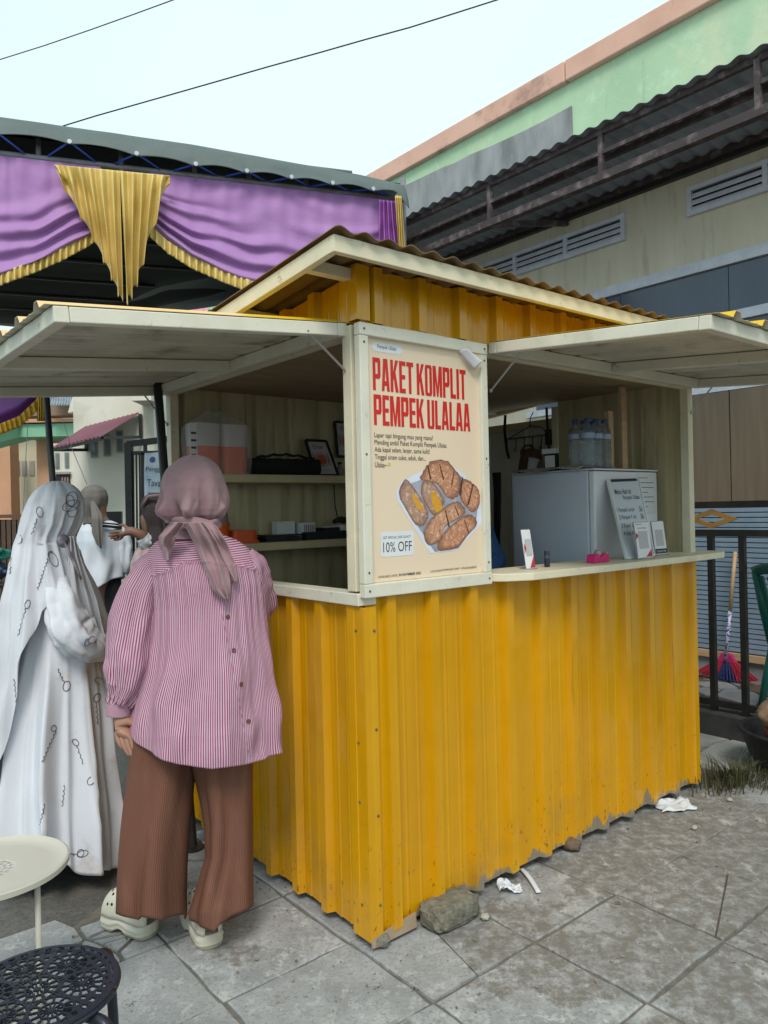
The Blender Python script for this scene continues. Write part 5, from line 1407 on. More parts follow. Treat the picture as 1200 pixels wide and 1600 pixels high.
# ================================================================== TABLE, STOOL, LITTER
TZ = .50
tc = ground(-12, 1353, TZ)
TCR = M('cream_table_enamel', (.48,.445,.38), .4, (.44,.405,.345), 3)
tb = thing('side_table', (tc.x, tc.y, 0), 'small round cream metal side table with a perforated centre', 'table')
b = MB(); TRD = .188
rings = [0,.008,.016,.022,.030,.036,.044,.050,.058,.07,.10,.14,.170,.178,.184,TRD,TRD,.182]
zs = [TZ-.010]*12+[TZ-.010,TZ-.004,TZ+.002,TZ,TZ-.012,TZ-.014]
nseg = 96; vs, fs = [], []
for r, z in zip(rings, zs):
    for k in range(nseg): vs.append((tc.x+r*math.cos(2*PI*k/nseg), tc.y+r*math.sin(2*PI*k/nseg), z))
for j in range(len(rings)-1):
    for k in range(nseg):
        hole = (j in (2,) and k % 12 < 6) or (j == 4 and k % 8 < 5) or (j == 6 and k % 6 < 4) or (j == 1 and k % 24 < 10)
        if not hole: fs.append((j*nseg+k, j*nseg+(k+1) % nseg, (j+1)*nseg+(k+1) % nseg, (j+1)*nseg+k))
b.add(vs, fs); b.build('table_top', TCR, tb, smooth=True, sharp=40, solid=.002)
for px_ in (62, 33, -70):
    a = {62: -.35, 33: -1.2, -70: 2.6}[px_]; r0 = .152
    p = Vector((tc.x+r0*math.cos(a), tc.y+r0*math.sin(a), TZ-.016)); q = p+Vector((.0*math.cos(a), .0*math.sin(a), -TZ+.016))
    b = MB(); b.tube([p, q], .0075, 8); b.build('leg', TCR, tb, smooth=True)
b = MB(); b.tube([(tc.x+.135*math.cos(i*PI/16), tc.y+.135*math.sin(i*PI/16), .14) for i in range(33)], .005, 6); b.build('ring_brace', TCR, tb, smooth=True)
SZ = .45
sc = ground(58, 1546, SZ)
NAVY = M('black_blue_enamel', (.010,.012,.020), .35, (.016,.018,.028), 6)
stl = thing('stool', (sc.x, sc.y, 0), 'black round stool with a lacy pierced flower pattern seat', 'stool')
SR = .158
def solid_at(x, y):
    r = math.hypot(x, y)
    if r > SR-.010: return True
    cen = [(0,0)] + [(.088*math.cos(k*PI/3+.2), .088*math.sin(k*PI/3+.2)) for k in range(6)]
    for cx, cy in cen:
        dx, dy = x-cx, y-cy; q = math.hypot(dx, dy)
        if q < .044:
            a = (math.atan2(dy, dx)/(2*PI)*12) % 1
            if q < .007: return True
            if .0215 < q < .0245: return True
            if q > .0405: return True
            if q <= .0215: return abs(a-.5) > .36
            a2 = (a+.5) % 1
            return abs(a2-.5) > .38
    a = (math.atan2(y, x)/(2*PI)*36) % 1
    return not (abs(a-.5) < .26 and (math.sin(r*300) > -.2))
b = MB(); n = 150; vs, fs, idx = [], [], {}
st_ = 2*SR/n
def vid(i, j):
    if (i, j) not in idx:
        x, y = -SR+st_*i, -SR+st_*j; r = math.hypot(x, y)
        if r > SR: x, y = x*SR/r, y*SR/r
        idx[(i, j)] = len(vs); vs.append((sc.x+x, sc.y+y, SZ - .004*(r/SR)**2 + (.004 if r > SR-.012 else 0)))
    return idx[(i, j)]
for i in range(n):
    for j in range(n):
        x, y = -SR+st_*(i+.5), -SR+st_*(j+.5)
        if math.hypot(x, y) < SR+st_*.3 and solid_at(x, y): fs.append((vid(i,j), vid(i+1,j), vid(i+1,j+1), vid(i,j+1)))
b.add(vs, fs); b.build('pierced_seat', NAVY, stl, solid=.004)
b = MB(); b.tube([(sc.x+SR*math.cos(i*PI/32), sc.y+SR*math.sin(i*PI/32), SZ-.005) for i in range(65)], .0055, 8); b.build('seat_rim', NAVY, stl, smooth=True)
for a in (-.42, -2.0, 1.15, 2.72):
    d = Vector((math.cos(a), math.sin(a), 0)); c = Vector((sc.x, sc.y, 0))
    pts = [c+d*.08+Vector((0,0,SZ-.022)), c+d*.13+Vector((0,0,SZ-.020))] + [c+d*(.165+.035*math.sin(k*PI/12))+Vector((0,0,SZ-.055+.035*math.cos(k*PI/12))) for k in range(7)] + [c+d*.21+Vector((0,0,.2)), c+d*.215]
    b = MB(); b.tube(pts, .0115, 10); b.build('leg', NAVY, stl, smooth=True)
# concrete chunk and packing under the kiosk corner
CHK = M('rough_concrete_chunk', (.22,.205,.16), .95, (.13,.12,.09), 40, bmp=1, bs=90, bd=.01, dirt=(.34,.32,.27), ds=30)
b = MB(); g = ground(704, 1446); gx = XR
def chunk(u, v):
    th, ph = 2*PI*u, PI*(.001+.998*v)
    d = Vector((math.sin(ph)*math.cos(th), math.sin(ph)*math.sin(th), math.cos(ph)))
    e = Vector([math.copysign(abs(k)**.42, k) for k in d])
    k = 1+.10*noise.noise(d*3.1)+.05*noise.noise(d*9)
    return g + Vector((0,.03,.040)) + XR*e.x*.105*k + YL*(e.y*.058*k) + Vector((0,0,e.z*.040*k)) - XR*.0
b.grid(chunk, 56, 36, closed=True, capb=True, capt=True)
tag(b.build('concrete_chunk', CHK, smooth=True), 'rough grey concrete chunk wedged under the kiosk front near its corner', 'stone')
b = MB(); c0_ = loc_ = K(.06, .02, .0)
b.prism([K(-.02,-.028,.012),K(.17,-.028,.014),K(.168,-.026,.062),K(-.02,-.024,.04)], YL*.006)
tag(b.build('cardboard_scrap', M('cardboard', (.36,.26,.18), .9, (.28,.2,.13), 9)), 'brown cardboard scrap tucked under the kiosk corner', 'cardboard')
def stone(px, py, r, label, seed, mat=CHK):
    p = ground(px, py); b = MB(); b.ball((p.x, p.y, r*.7), r*1.15, r, r*.75, 18, 12, .35, seed)
    return tag(b.build('stone', mat, smooth=True), label, 'stone')
stone(593, 1478, .030, 'small rounded stone under the kiosk near corner', 1)
stone(893, 1328, .035, 'brown stone under the middle of the kiosk front', 2, M('brown_stone', (.16,.11,.07), .9, (.1,.07,.05), 30, bmp=.6))
stone(758, 1437, .014, 'pale pebble to the right of the concrete chunk', 3, M('pale_pebble', (.42,.40,.34), .9))
stone(1140, 1252, .012, 'white pebble near the dark grass tuft', 4, bpy.data.materials['pale_pebble'])
stone(1085, 1296, .012, 'flat pale pebble right of the flat tissue', 5, bpy.data.materials['pale_pebble'])
TIS = M('white_tissue', (.66,.68,.72), .9, (.6,.62,.66), 9)
p = ground(797, 1392)
b = MB(); b.grid(lambda u, v: (p.x+(u-.5)*.085+.012*nz(u*6, v*6, 1), p.y+(v-.5)*.05+.012*nz(u*6, v*6, 2), .005+.030*abs(nz(u*3.5, v*3.5, 3))+.020*max(0, 1-abs(u-.3)*3)), 28, 28)
tag(b.build('tissue', TIS, smooth=True, solid=.001), 'crumpled white tissue beside the paper strip near the kiosk foot', 'tissue')
p2 = ground(1053, 1260)
b = MB(); b.grid(lambda u, v: (p2.x+(u-.5)*.17+.02*nz(v*3, 1)*1, p2.y+(v-.5)*.13+.02*(u-.5)+.03*nz(u*3, 4), .004+.03*abs(nz(u*3.2, v*3.2, 8))), 28, 22)
tag(b.build('tissue', TIS, smooth=True, solid=.001), 'flat torn white tissue on the ground right of the kiosk', 'tissue')
s0, s1 = ground(813, 1358), ground(842, 1397)
b = MB(); dd = (s1-s0).normalized().cross(Vector((0,0,1)))*.009
b.grid(lambda u, v: s0.lerp(s1, u)+dd*(2*v-1)+Vector((0,0,.006+.010*math.sin(PI*u))), 12, 2)
tag(b.build('paper_strip', TIS, smooth=True, solid=.002), 'narrow white paper strip sticking out from under the kiosk', 'paper')
rl = random.Random(21)
b = MB()
for i in range(900):
    x, y = rl.uniform(-1.1, 2.6), rl.uniform(1.7, 4.2)
    if x < left_edge(y)-.3: continue
    s_ = rl.choice((.0015,.002,.0025,.004)) * rl.uniform(.8,1.4)
    c = Vector((x, y, s_*.6)); a = rl.uniform(0, 6)
    u_, v_ = Vector((math.cos(a), math.sin(a), 0))*s_*rl.uniform(1,2.2), Vector((-math.sin(a), math.cos(a), 0))*s_
    b.add([c+u_, c+v_, c-u_, c-v_, c+Vector((0,0,s_)), c-Vector((0,0,s_))], [(0,1,4),(1,2,4),(2,3,4),(3,0,4),(1,0,5),(2,1,5),(3,2,5),(0,3,5)])
tag(b.build('grit', M('grit', (.10,.085,.065), .9, (.30,.28,.24), 20, world_=True), off=(0,2.5,0)), 'loose grit and dirt crumbs scattered on the paving', 'grit', kind='stuff')
# ================================================================== PEOPLE
SKIN = M('tan_skin', (.40,.215,.15), .55, (.34,.175,.12), 12, bmp=.15, bs=120, bd=.002)
SKIND = M('brown_skin', (.20,.10,.065), .55, (.16,.075,.05), 12)
def skin_body(name, verts, edges, radii, parent, mat, sub=2):
    me = bpy.data.meshes.new(name)
    o3 = Vector(OFF[parent.name])
    me.from_pydata([Vector(v)-o3 for v in verts], edges, [])
    sl = me.skin_vertices or None
    o = bpy.data.objects.new(name, me); col.objects.link(o)
    m = o.modifiers.new('skin', 'SKIN'); m.use_smooth_shade = True
    for i, r in enumerate(radii):
        rr = r if isinstance(r, tuple) else (r, r)
        me.skin_vertices[0].data[i].radius = rr
        me.skin_vertices[0].data[i].use_root = (i == 0)
    s = o.modifiers.new('sub', 'SUBSURF'); s.levels = s.render_levels = sub
    bpy.context.view_layer.update()
    me2 = bpy.data.meshes.new_from_object(o.evaluated_get(bpy.context.evaluated_depsgraph_get()))
    me2.materials.clear(); me2.materials.append(mat)
    me2.polygons.foreach_set('use_smooth', [True]*len(me2.polygons))
    bpy.data.objects.remove(o)
    o = bpy.data.objects.new(name, me2); col.objects.link(o); o.parent = parent
    OFF[o.name] = OFF[parent.name]
    return o
class Skel:
    def __init__(s): s.v, s.e, s.r = [], [], []
    def chain(s, pts, rs, start=None):
        prev = start
        for p, r in zip(pts, rs):
            s.v.append(Vector(p)); s.r.append(r)
            if prev is not None: s.e.append((prev, len(s.v)-1))
            prev = len(s.v)-1
        return prev
def add_hand(sk, wrist_i, w, fwd, side, back, L=.17, curl=.5, k=1.):
    # fwd: towards the fingertips, side: towards the thumb, back: back of the hand
    fwd, side, back = Vector(fwd).normalized(), Vector(side).normalized(), Vector(back).normalized()
    w = Vector(w)
    palm = sk.chain([w+fwd*.035*k, w+fwd*.068*k], [(.024*k,.016*k),(.030*k,.014*k)], wrist_i)
    pal0 = palm-1
    for i, (sx_, ln, cv) in enumerate(((.026,.070,.9),(.009,.078,1.),(-.008,.072,1.1),(-.024,.056,1.25))):
        b0 = w+fwd*(.082-.004*abs(i-1))*k+side*sx_*k
        pts, d = [b0], fwd.copy()
        for j, f in enumerate((.42,.33,.25)):
            an = curl*cv*(.35, .6, .55)[j]
            axis = back.cross(fwd).normalized()
            d = (Matrix.Rotation(an*(1), 4, axis) @ d) if False else (d*math.cos(an) - (back*math.cos(0))*math.sin(an)).normalized()
            pts.append(pts[-1]+d*ln*f*k)
        sk.chain(pts, [.0092*k,.0086*k,.0078*k,.0062*k], palm)
    t0 = w+fwd*.030*k+side*.026*k-back*.004*k
    td = (fwd*.62+side*.55-back*.5).normalized()
    sk.chain([t0, t0+td*.032*k, t0+td*.032*k+(fwd*.85-back*.35+side*.12)*.026*k, t0+td*.032*k+(fwd*.9-back*.4)*.048*k], [.0125*k,.0105*k,.0095*k,.007*k], pal0)
def loft(b, rows, n=96, m=80, bottom=None, top=None, disp=None, uvk=None, capt=False, capb=False, depth=None):
    # rows: (py, x_left, x_right, distance of the middle, half thickness); bottom(theta)->py of the hem
    ys = [r[0] for r in rows]
    def pt(u, v):
        th = 2*PI*u; c, s = math.cos(th), math.sin(th)
        y1 = bottom(th) if bottom else ys[-1]
        y0 = top(th) if top else ys[0]
        y = y0+(y1-y0)*v
        xl, xr, d, rd = (interp(y, ys, [r[k] for r in rows]) for k in (1,2,3,4))
        cx, hw = (xl+xr)/2, (xr-xl)/2
        kx, ks = 1, 1
        o = disp(th, v, y) if disp else 0
        p = A(cx+hw*c, y, d)                             # outline at the middle distance
        z = A(cx, y, d-(rd+o)*max(0, s)).z               # height as seen on the near side
        return Vector((p.x + o*c, d - s*(rd+o), z))
    b.grid(pt, n, m, closed=True, uvf=uvk, capt=capt, capb=capb)
    return pt
def tri_bvh(b):
    return BVHTree.FromPolygons([tuple(p) for p in b.v], [tuple(f) for f in b.f])
def hit(bvh, px, py, back=.0015):
    r = ray(px, py).normalized()
    h = bvh.ray_cast(EYEV, r)
    return (h[0] - r*back, h[1]) if h[0] is not None else (None, None)

# ---- the woman in the striped shirt
pw = thing('person', tuple(ground(285, 1462)), 'woman from behind in pink striped shirt, brown pleated trousers and mauve headscarf', 'person')
DW = 2.50
LEN_ = .00212
SHIRT, PLEAT = mat_stripe(), mat_pleat()
MAUVE = M('mauve_headscarf', (.37,.225,.245), .8, (.32,.19,.21), 3, bmp=.12, bs=160, bd=.0015, spec=.2, sheen=.2)
wrinkle(MAUVE, .55, .012, 11, (1,1,.7)); wrinkle(SHIRT, .6, .016, 7, (1,1,.5)); wrinkle(PLEAT, .35, .02, 4, (1,1,.4))
sk = Skel()
pel = sk.chain([A(300,1150,DW+.03)], [.11])
sp = sk.chain([A(302,1060,DW+.05), A(305,960,DW+.06), A(305,892,DW+.06)], [.10,.10,.06], pel)
nk = sk.chain([A(304,838,DW+.03), A(303,812,DW+.03), A(302,770,DW+.02), A(302,738,DW+.02)], [.05,.05,.082,.07], sp)
la = sk.chain([A(244,893,DW+.02), A(214,930,DW-.01), A(205,1010,DW-.02), A(197,1065,DW-.03), A(187,1112,DW-.04)], [.036,.038,.038,.032,.024], sp)
wl = A(187,1112,DW-.04)
hf = (A(193,1160,DW-.06)-A(186,1116,DW-.04)).normalized()
add_hand(sk, la, wl, hf, (.55,-.10,-.05), (-.75,-.62,0), curl=.28, k=1.0)
ra = sk.chain([A(386,897,DW+.06), A(405,945,DW+.10), A(408,935,DW+.32)], [.036,.036,.028], sp)
wr = A(408,935,DW+.32)
add_hand(sk, ra, wr, (.25,.95,.05), (-.9,.2,.1), (0,0,1), curl=.4, k=.92)
for hx, kx, fx in ((252,248,232),(346,352,335)):
    sk.chain([A(hx,1180,DW+.02), A(kx,1290,DW+.0), A(fx,1435,DW-.0 if fx > 300 else DW-.0)], [.06,.045,.035], pel)
skin_body('body', sk.v, sk.e, sk.r, pw, SKIN)
# trousers
def leg_cloth(rows, hem, seed, crease):
    b = MB()
    def disp(th, v, y):
        k = .25+.75*v
        return (.25+.75*max(0, math.sin(th)))*(.012*k*nz(math.cos(th)*2.1, math.sin(th)*2.1+seed, y*.0035) + .014*k*math.cos(5*th+seed+1.2*nz(v*2, seed))) + crease*math.exp(-((th-(1.15+.5*v))/.16)**2)*v
    def uvf(u0,u1,v0,v1): return [(u0*.86,v0),(u1*.86,v0),(u1*.86,v1),(u0*.86,v1)]
    loft(b, rows, 150, 70, bottom=hem, disp=disp, uvk=uvf)
    return b
hl = lambda th: interp(math.cos(th), [-1,-.85,-.4,-.1,.1,.6,1], [1398,1424,1432,1437,1432,1438,1430]) if math.sin(th) > 0 else interp(math.cos(th), [-1,0,1], [1405,1400,1438])
b = leg_cloth([(1040,250,312,DW+.03,.09),(1100,226,310,DW+.03,.11),(1150,208,308,DW+.02,.115),(1200,203,304,DW+.02,.115),(1250,197,299,DW+.01,.115),(1300,193,294,DW,.12),(1350,190,290,DW-.01,.125),(1400,187,288,DW-.02,.13),(1450,185,288,DW-.03,.135)], hl, 1, -.014)
b.build('trouser_leg', PLEAT, pw, smooth=True, solid=.003)
hr = lambda th: interp(math.cos(th), [-1,-.9,-.3,0,.2,.6,1], [1412,1437,1449,1457,1444,1432,1418]) if math.sin(th) > 0 else interp(math.cos(th), [-1,0,1], [1412,1400,1418])
b = leg_cloth([(1040,296,390,DW+.04,.09),(1090,296,398,DW+.03,.115),(1200,305,395,DW+.03,.115),(1250,317,394,DW+.03,.11),(1290,324,394,DW+.03,.11),(1340,325,394,DW+.02,.115),(1395,309,395,DW,.125),(1425,300,396,DW-.01,.13),(1460,300,396,DW-.01,.13)], hr, 4, -.018)
b.build('trouser_leg', PLEAT, pw, smooth=True, solid=.003)
# clogs
CLOG = M('bone_clog_rubber', (.58,.545,.45), .5, (.53,.49,.40), 6, bmp=.12, bs=90)
SOLE = M('dirty_clog_sole', (.40,.36,.27), .7, (.25,.21,.15), 14)
def clog(heel, toe, seed):
    heel, toe = Vector(heel), Vector(toe)
    d = toe-heel; L = d.length; d.normalize(); s = Vector((d.y, -d.x, 0)); up = Vector((0,0,1))
    c = thing('clog', tuple(heel))
    bpy.data.objects.remove(c)
    def half(t): return interp(t, [0,.04,.12,.3,.5,.7,.88,.96,1], [.012,.030,.039,.040,.041,.048,.044,.028,.010])
    def P(t, side, z): return heel+d*L*t+s*side+up*z
    b = MB()                                             # rippled sole
    def so(u, v):
        th = 2*PI*u
        t = .5-.5*math.cos(th); sd = 1 if math.sin(th) >= 0 else -1
        w = half(t)*(1.10+.10*math.sin(v*PI)+.05*math.sin(v*PI*4))
        z0 = .016*max(0, math.sin((t-.36)*PI/.28)) if .36 < t < .64 else (.012*(t-.85)/.15 if t > .85 else 0)
        ht = .046-.004*math.sin(t*PI*3)
        return P(t, sd*w, z0+(ht-z0)*v)
    b.grid(so, 72, 8, closed=True, capb=True, capt=True)
    o1 = b.build('clog_sole', CLOG, pw, smooth=True, sharp=60)
    o1.data.materials.append(SOLE)
    for po in o1.data.polygons:
        if po.center.z + OFF[pw.name][2] < .013: po.material_index = 1
    b = MB()                                             # upper: closed toe, low heel rim
    def up_(u, v):
        th = PI*(u)                                      # over the foot from side to side
        t = .02+.975*v
        h = interp(t, [0,.05,.15,.30,.42,.55,.7,.85,.95,1], [.066,.072,.070,.066,.082,.092,.086,.070,.045,.012])
        w = half(t)*1.06
        return P(t, w*math.cos(th)*(1-.12*math.sin(th)), .044+h*max(0, math.sin(th))**.8*(1 if t > .36 else .92))
    b.grid(up_, 28, 60)
    b.build('clog_upper', CLOG, o1 if False else pw, smooth=True, solid=.004)
    for (t, a) in ((.62,.62),(.62,.42),(.70,.7),(.70,.5),(.70,.32),(.78,.6),(.78,.42),(.57,.82),(.66,.85),(.75,.85),(.84,.5),(.50,.75)):
        q, q2, q3 = Vector(up_(a, (t-.02)/.975)), Vector(up_(a+.02, (t-.02)/.975)), Vector(up_(a, (t+.01)/.975))
        nrm_ = (q2-q).cross(q3-q).normalized()
        if nrm_.z < 0: nrm_ = -nrm_
        ax1 = nrm_.cross(d).normalized()
        bb = MB(); bb.lathe([(.0050,0),(.0050,.0028),(.004,.003)], q, 10, (ax1, nrm_.cross(ax1), nrm_)); bb.build('vent_hole', BLACK, pw)
    b = MB()                                             # heel strap
    b.tube([P(.40,half(.4)*1.05,.075), P(.2,half(.2)*1.22,.098), P(.03,half(.05)*.9,.104), P(-.012,0,.105), P(.03,-half(.05)*.9,.104), P(.2,-half(.2)*1.22,.098), P(.40,-half(.4)*1.05,.075)], .0085, 8); b.build('clog_strap', CLOG, pw, smooth=True)
def gz(px, py): g = ground(px, py); return g
clog(gz(239,1463), gz(239,1463)+Vector((-.195,.115,0)), 1)
clog(gz(332,1482), gz(332,1482)+Vector((-.115,.205,0)), 2)
# shirt
hemx = ([205,213,240,270,300,350,400,425,441], [1126,1142,1166,1182,1193,1202,1196,1189,1178])
trow = [(832,272,340,DW+.04,.055),(838,258,352,DW+.04,.07),(846,244,370,DW+.04,.085),(857,234,386,DW+.04,.10),(872,229,398,DW+.04,.115),(890,230,406,DW+.04,.13),(915,234,411,DW+.04,.14),(950,238,414,DW+.04,.145),(1000,236,418,DW+.03,.15),(1050,228,425,DW+.02,.155),(1100,214,433,DW+.02,.165),(1150,207,438,DW+.01,.17),(1205,204,442,DW+.01,.175)]
def shem(th):
    x = 323+118*math.cos(th)
    if math.sin(th) >= 0: return interp(x, *hemx)
    return interp(math.cos(th), [-1,0,1], [1126,1126,1178])
def yoke_y(th):
    return interp(math.cos(th), [-1,-.6,-.1,.3,.8,1], [900,895,876,878,888,893])
def tdisp(th, v, y):
    o = 0
    g = max(0, min(1, (y-878)/30))
    fade = math.exp(-max(0, y-890)/120)
    o += g*fade*.005*math.sin(th*34+2*nz(th*3, 1))                                    # gathers under the yoke
    k = min(1, max(0, (y-900)/250))
    o += k*.022*math.sin(th*7+1.5*nz(th*1.5, y*.003)+.5) * (.4+.6*abs(nz(th*2, 5)))
    o += k*.026*nz(math.cos(th)*2.6, math.sin(th)*2.6, y*.004)
    o += k*.012*nz(math.cos(th)*6, y*.016, math.sin(th)*6)
    o += .012*k*nz(math.cos(th)*1.5+.012*(y-1000), y*.006, 3)
    if 880 < y < 930: o += .004*nz(th*9, y*.02)
    if abs(y-yoke_y(th)) < 2: o += .0025
    return o
b = MB()
NU, NV = 240, 150
def suv(u0,u1,v0,v1):
    th = PI*(u0+u1); vm = (v0+v1)/2
    y = 832+(shem(th)-832)*vm
    if y < yoke_y(th):
        return [(v*.72+.012*math.cos(2*PI*u), u) for u, v in ((u0,v0),(u1,v0),(u1,v1),(u0,v1))]
    return [(u*1.50, v) for u, v in ((u0,v0),(u1,v0),(u1,v1),(u0,v1))]
loft(b, trow, NU, NV, bottom=shem, disp=tdisp, uvk=suv)
torso_bvh = tri_bvh(b)
# the sleeves: closed tubes along the arms
def sleeve(b, path, n=64, m=60, seed=0, amp=.010, cuff_from=None, uvw=.42):
    ps = [Vector(p[0]) for p in path]; rs = [p[1] for p in path]; ts = np.linspace(0, 1, len(ps))
    def at_(v):
        return Vector([interp(v, ts, [p[k] for p in ps]) for k in range(3)]), interp(v, ts, rs)
    def fn(u, v):
        p, r = at_(v); q, _ = at_(min(1, v+.02)); q0, _ = at_(max(0, v-.02))
        t = (q-q0).normalized(); a = t.cross(Vector((0,1,0)))
        if a.length < .2: a = t.cross(Vector((1,0,0)))
        a.normalize(); c = t.cross(a)
        th = 2*PI*u
        loose = 0 if (cuff_from and v > cuff_from) else 1
        w = .3+.7*math.sin(PI*min(1, v*1.1))
        o = loose*w*(amp*math.sin(th*6+seed+2*nz(v*2, seed))*.55 + amp*1.1*nz(math.cos(th)*2, math.sin(th)*2+seed, v*5) + .5*amp*nz(math.cos(th)*5, v*14, seed))
        if cuff_from and cuff_from-.13 < v <= cuff_from: o += .005*math.sin(th*20)
        return p + (a*math.cos(th) + c*math.sin(th)*.92)*(r+o)
    def uvf(u0,u1,v0,v1):
        if cuff_from and (v0+v1)/2 > cuff_from: return [(v*.52,u) for u, v in ((u0,v0),(u1,v0),(u1,v1),(u0,v1))]
        return [(u*uvw,v) for u, v in ((u0,v0),(u1,v0),(u1,v1),(u0,v1))]
    b.grid(fn, n, m, closed=True, uvf=uvf)
k = LEN_
sleeve(b, [(A(262,868,DW+.035), 20*k),(A(238,890,DW+.02), 28*k),(A(222,925,DW+.0), 33*k),(A(213,965,DW-.01), 36*k),(A(207,1005,DW-.02), 38*k),(A(203,1040,DW-.03), 37*k),(A(198,1070,DW-.035), 32*k),(A(190,1090,DW-.04), 21*k),(A(186.5,1096,DW-.04), 18.5*k),(A(186,1106,DW-.04), 18.5*k),(A(185.5,1117,DW-.04), 18*k)], 80, 90, 1, .012, cuff_from=.81)
sleeve(b, [(A(375,870,DW+.04), 22*k),(A(388,888,DW+.05), 28*k),(A(397,915,DW+.08), 29*k),(A(403,942,DW+.12), 26*k),(A(404,948,DW+.18), 25*k),(A(405,945,DW+.26), 21*k),(A(407,938,DW+.34), 18*k)], 64, 60, 2, .010)
b.build('shirt', SHIRT, pw, smooth=True, solid=.002)
BUT = M('brown_button', (.12,.06,.04), .35)
for px, py in ((355.5,964),(365.5,1016),(376.5,1069),(388,1127)):
    h, n_ = hit(torso_bvh, px, py, .002)
    if h is None: continue
    if n_.y > 0: n_ = -n_
    a = n_.cross(Vector((0,0,1))).normalized()
    bb = MB(); bb.lathe([(.0065,0),(.0072,.001),(.0068,.003),(.0055,.0026),(.0015,.0022)], h, 16, (a, n_.cross(a), n_)); bb.build('button', BUT, pw, smooth=True)
bb = MB(); pts = []
for i in range(24):                                       # button band edge
    py = 905+290*i/23; px = interp(py, [905,964,1016,1069,1127,1195], [341,352,362,372,383,396])
    h, n_ = hit(torso_bvh, px-4, py, .0005)
    if h is not None: pts.append(h)
PLK = M('pink_seam', (.42,.2,.27), .85)
bb.tube(pts, .0012, 5); bb.build('button_band_edge', PLK, pw, smooth=True)
bb = MB(); pts = []
for i in range(70):
    th = .25+2.65*i/69; y = yoke_y(th)
    x = (interp(y, [r[0] for r in trow], [(r[1]+r[2])/2 for r in trow]) + interp(y, [r[0] for r in trow], [(r[2]-r[1])/2 for r in trow])*math.cos(th))
    h, n_ = hit(torso_bvh, x, y, .0004)
    if h is not None: pts.append(h)
bb.tube(pts, .0013, 5); bb.build('yoke_seam', PLK, pw, smooth=True)
# headscarf
hrow = [(711.5,296,308,DW+.02,.012),(713,287,317,DW+.02,.035),(717,279,326,DW+.02,.058),(724,270,335,DW+.02,.08),(733,263,341,DW+.02,.096),(745,258,346,DW+.02,.107),(762,254.5,349,DW+.02,.113),(780,255,349,DW+.02,.112),(795,258,346,DW+.02,.106),(805,262,342,DW+.02,.096),(813,268,336,DW+.03,.082),(820,273,332,DW+.03,.066),(828,270,336,DW+.04,.066),(842,258,348,DW+.04,.09)]
def hdisp(th, v, y):
    k = max(0, min(1, (y-748)/40)); k2 = max(0, min(1, (822-y)/8))
    o = k*k2*(.014*math.cos(th*8+1.0+1.2*nz(th*2, 3)) + .028*max(0, math.cos(th*5-7.6+.02*(y-795)))**3*math.exp(-((y-798)/14)**2) + .022*max(0, math.cos(th*7-9.2-.03*(y-795)))**4*math.exp(-((y-800)/13)**2) - .020*math.exp(-((th-1.35-.006*(y-800))/.07)**2)*math.exp(-((y-798)/16)**2) - .022*math.exp(-((th-1.85+.006*(y-800))/.08)**2)*math.exp(-((y-800)/14)**2))
    o += .006*nz(math.cos(th)*2.2, math.sin(th)*2.2, y*.02)
    o += .004*k*nz(th*7, y*.04) + k*k2*.006*(1-abs(math.sin(th*11+2*nz(th*2, y*.01))))
    f = (y-728-10*math.sin(th*1.0))/4.0                   # overlapped fold round the crown
    o += .005/(1+math.exp(-f))-.0025
    return o
b = MB(); hp = loft(b, hrow, 160, 110, disp=hdisp, capt=True)
head_bvh = tri_bvh(b)
hs = b.build('headscarf', MAUVE, pw, smooth=True, solid=.002)
b = MB()                                                  # twisted band at the nape
def band(u, v):
    th = -.35+(PI+.7)*u; ph = 2*PI*v
    r = .0175*(1+.25*math.cos(ph*3+u*16))
    c = A(302+37*math.cos(th), 814+4*math.sin(th)+4*math.cos(th), DW+.03-math.sin(th)*.118)
    out = Vector((math.cos(th), -math.sin(th), 0))
    return c + out*math.cos(ph)*r*.8 + Vector((0,0,1))*math.sin(ph)*r
b.grid(lambda u, v: band(v, u), 24, 70, closed=True); b.build('knot_band', MAUVE, hs, smooth=True)
def tail(name, rows, seed, nf, amp, thick=.006):
    ys = [r[0] for r in rows]
    b = MB()
    def fn(u, v):
        y = ys[0]+(ys[-1]-ys[0])*v
        xl, xr, off = (interp(y, ys, [r[q] for r in rows]) for q in (1,2,3))
        x = xl+(xr-xl)*u
        # lie on the shirt's back
        h, n_ = hit(torso_bvh, x, max(846, y))
        base = h.y if h is not None else DW-.09
        kq = min(1, max(0, (y-836)/40)); kq = kq*kq*(3-2*kq)
        base = (DW-.075)*(1-kq) + base*kq
        o = off + 1.5*amp*(1-abs(math.sin(PI*(nf*u+.18*math.sin(v*4)+.25*nz(u*2, v*3, seed)+seed*.21))))*(1-.35*v) + .006*nz(u*3, v*4, seed) + .012*math.sin(PI*u)
        return A(x, y, base-.010-o)
    b.grid(fn, 60, 60)
    return b.build(name, MAUVE, hs, smooth=True, solid=.0025)
tail('scarf_tail', [(816,268,290,.03),(826,258,283,.026),(838,248,275,.018),(850,247,272,.014),(862,253,268,.012),(876,262,264,.010)], 1, 1.6, .016)
tail('scarf_tail', [(816,284,322,.038),(828,292,332,.034),(849,303,345,.026),(881,317,355,.02),(907,327,360,.017),(922,333,360,.014),(937,350,358,.012)], 2, 2.3, .018)
tail('scarf_tail', [(816,312,332,.03),(828,324,342,.028),(849,337,354,.024),(881,350,367,.018),(898,358,371,.014),(909,364,371,.012)], 3, 1.2, .014)

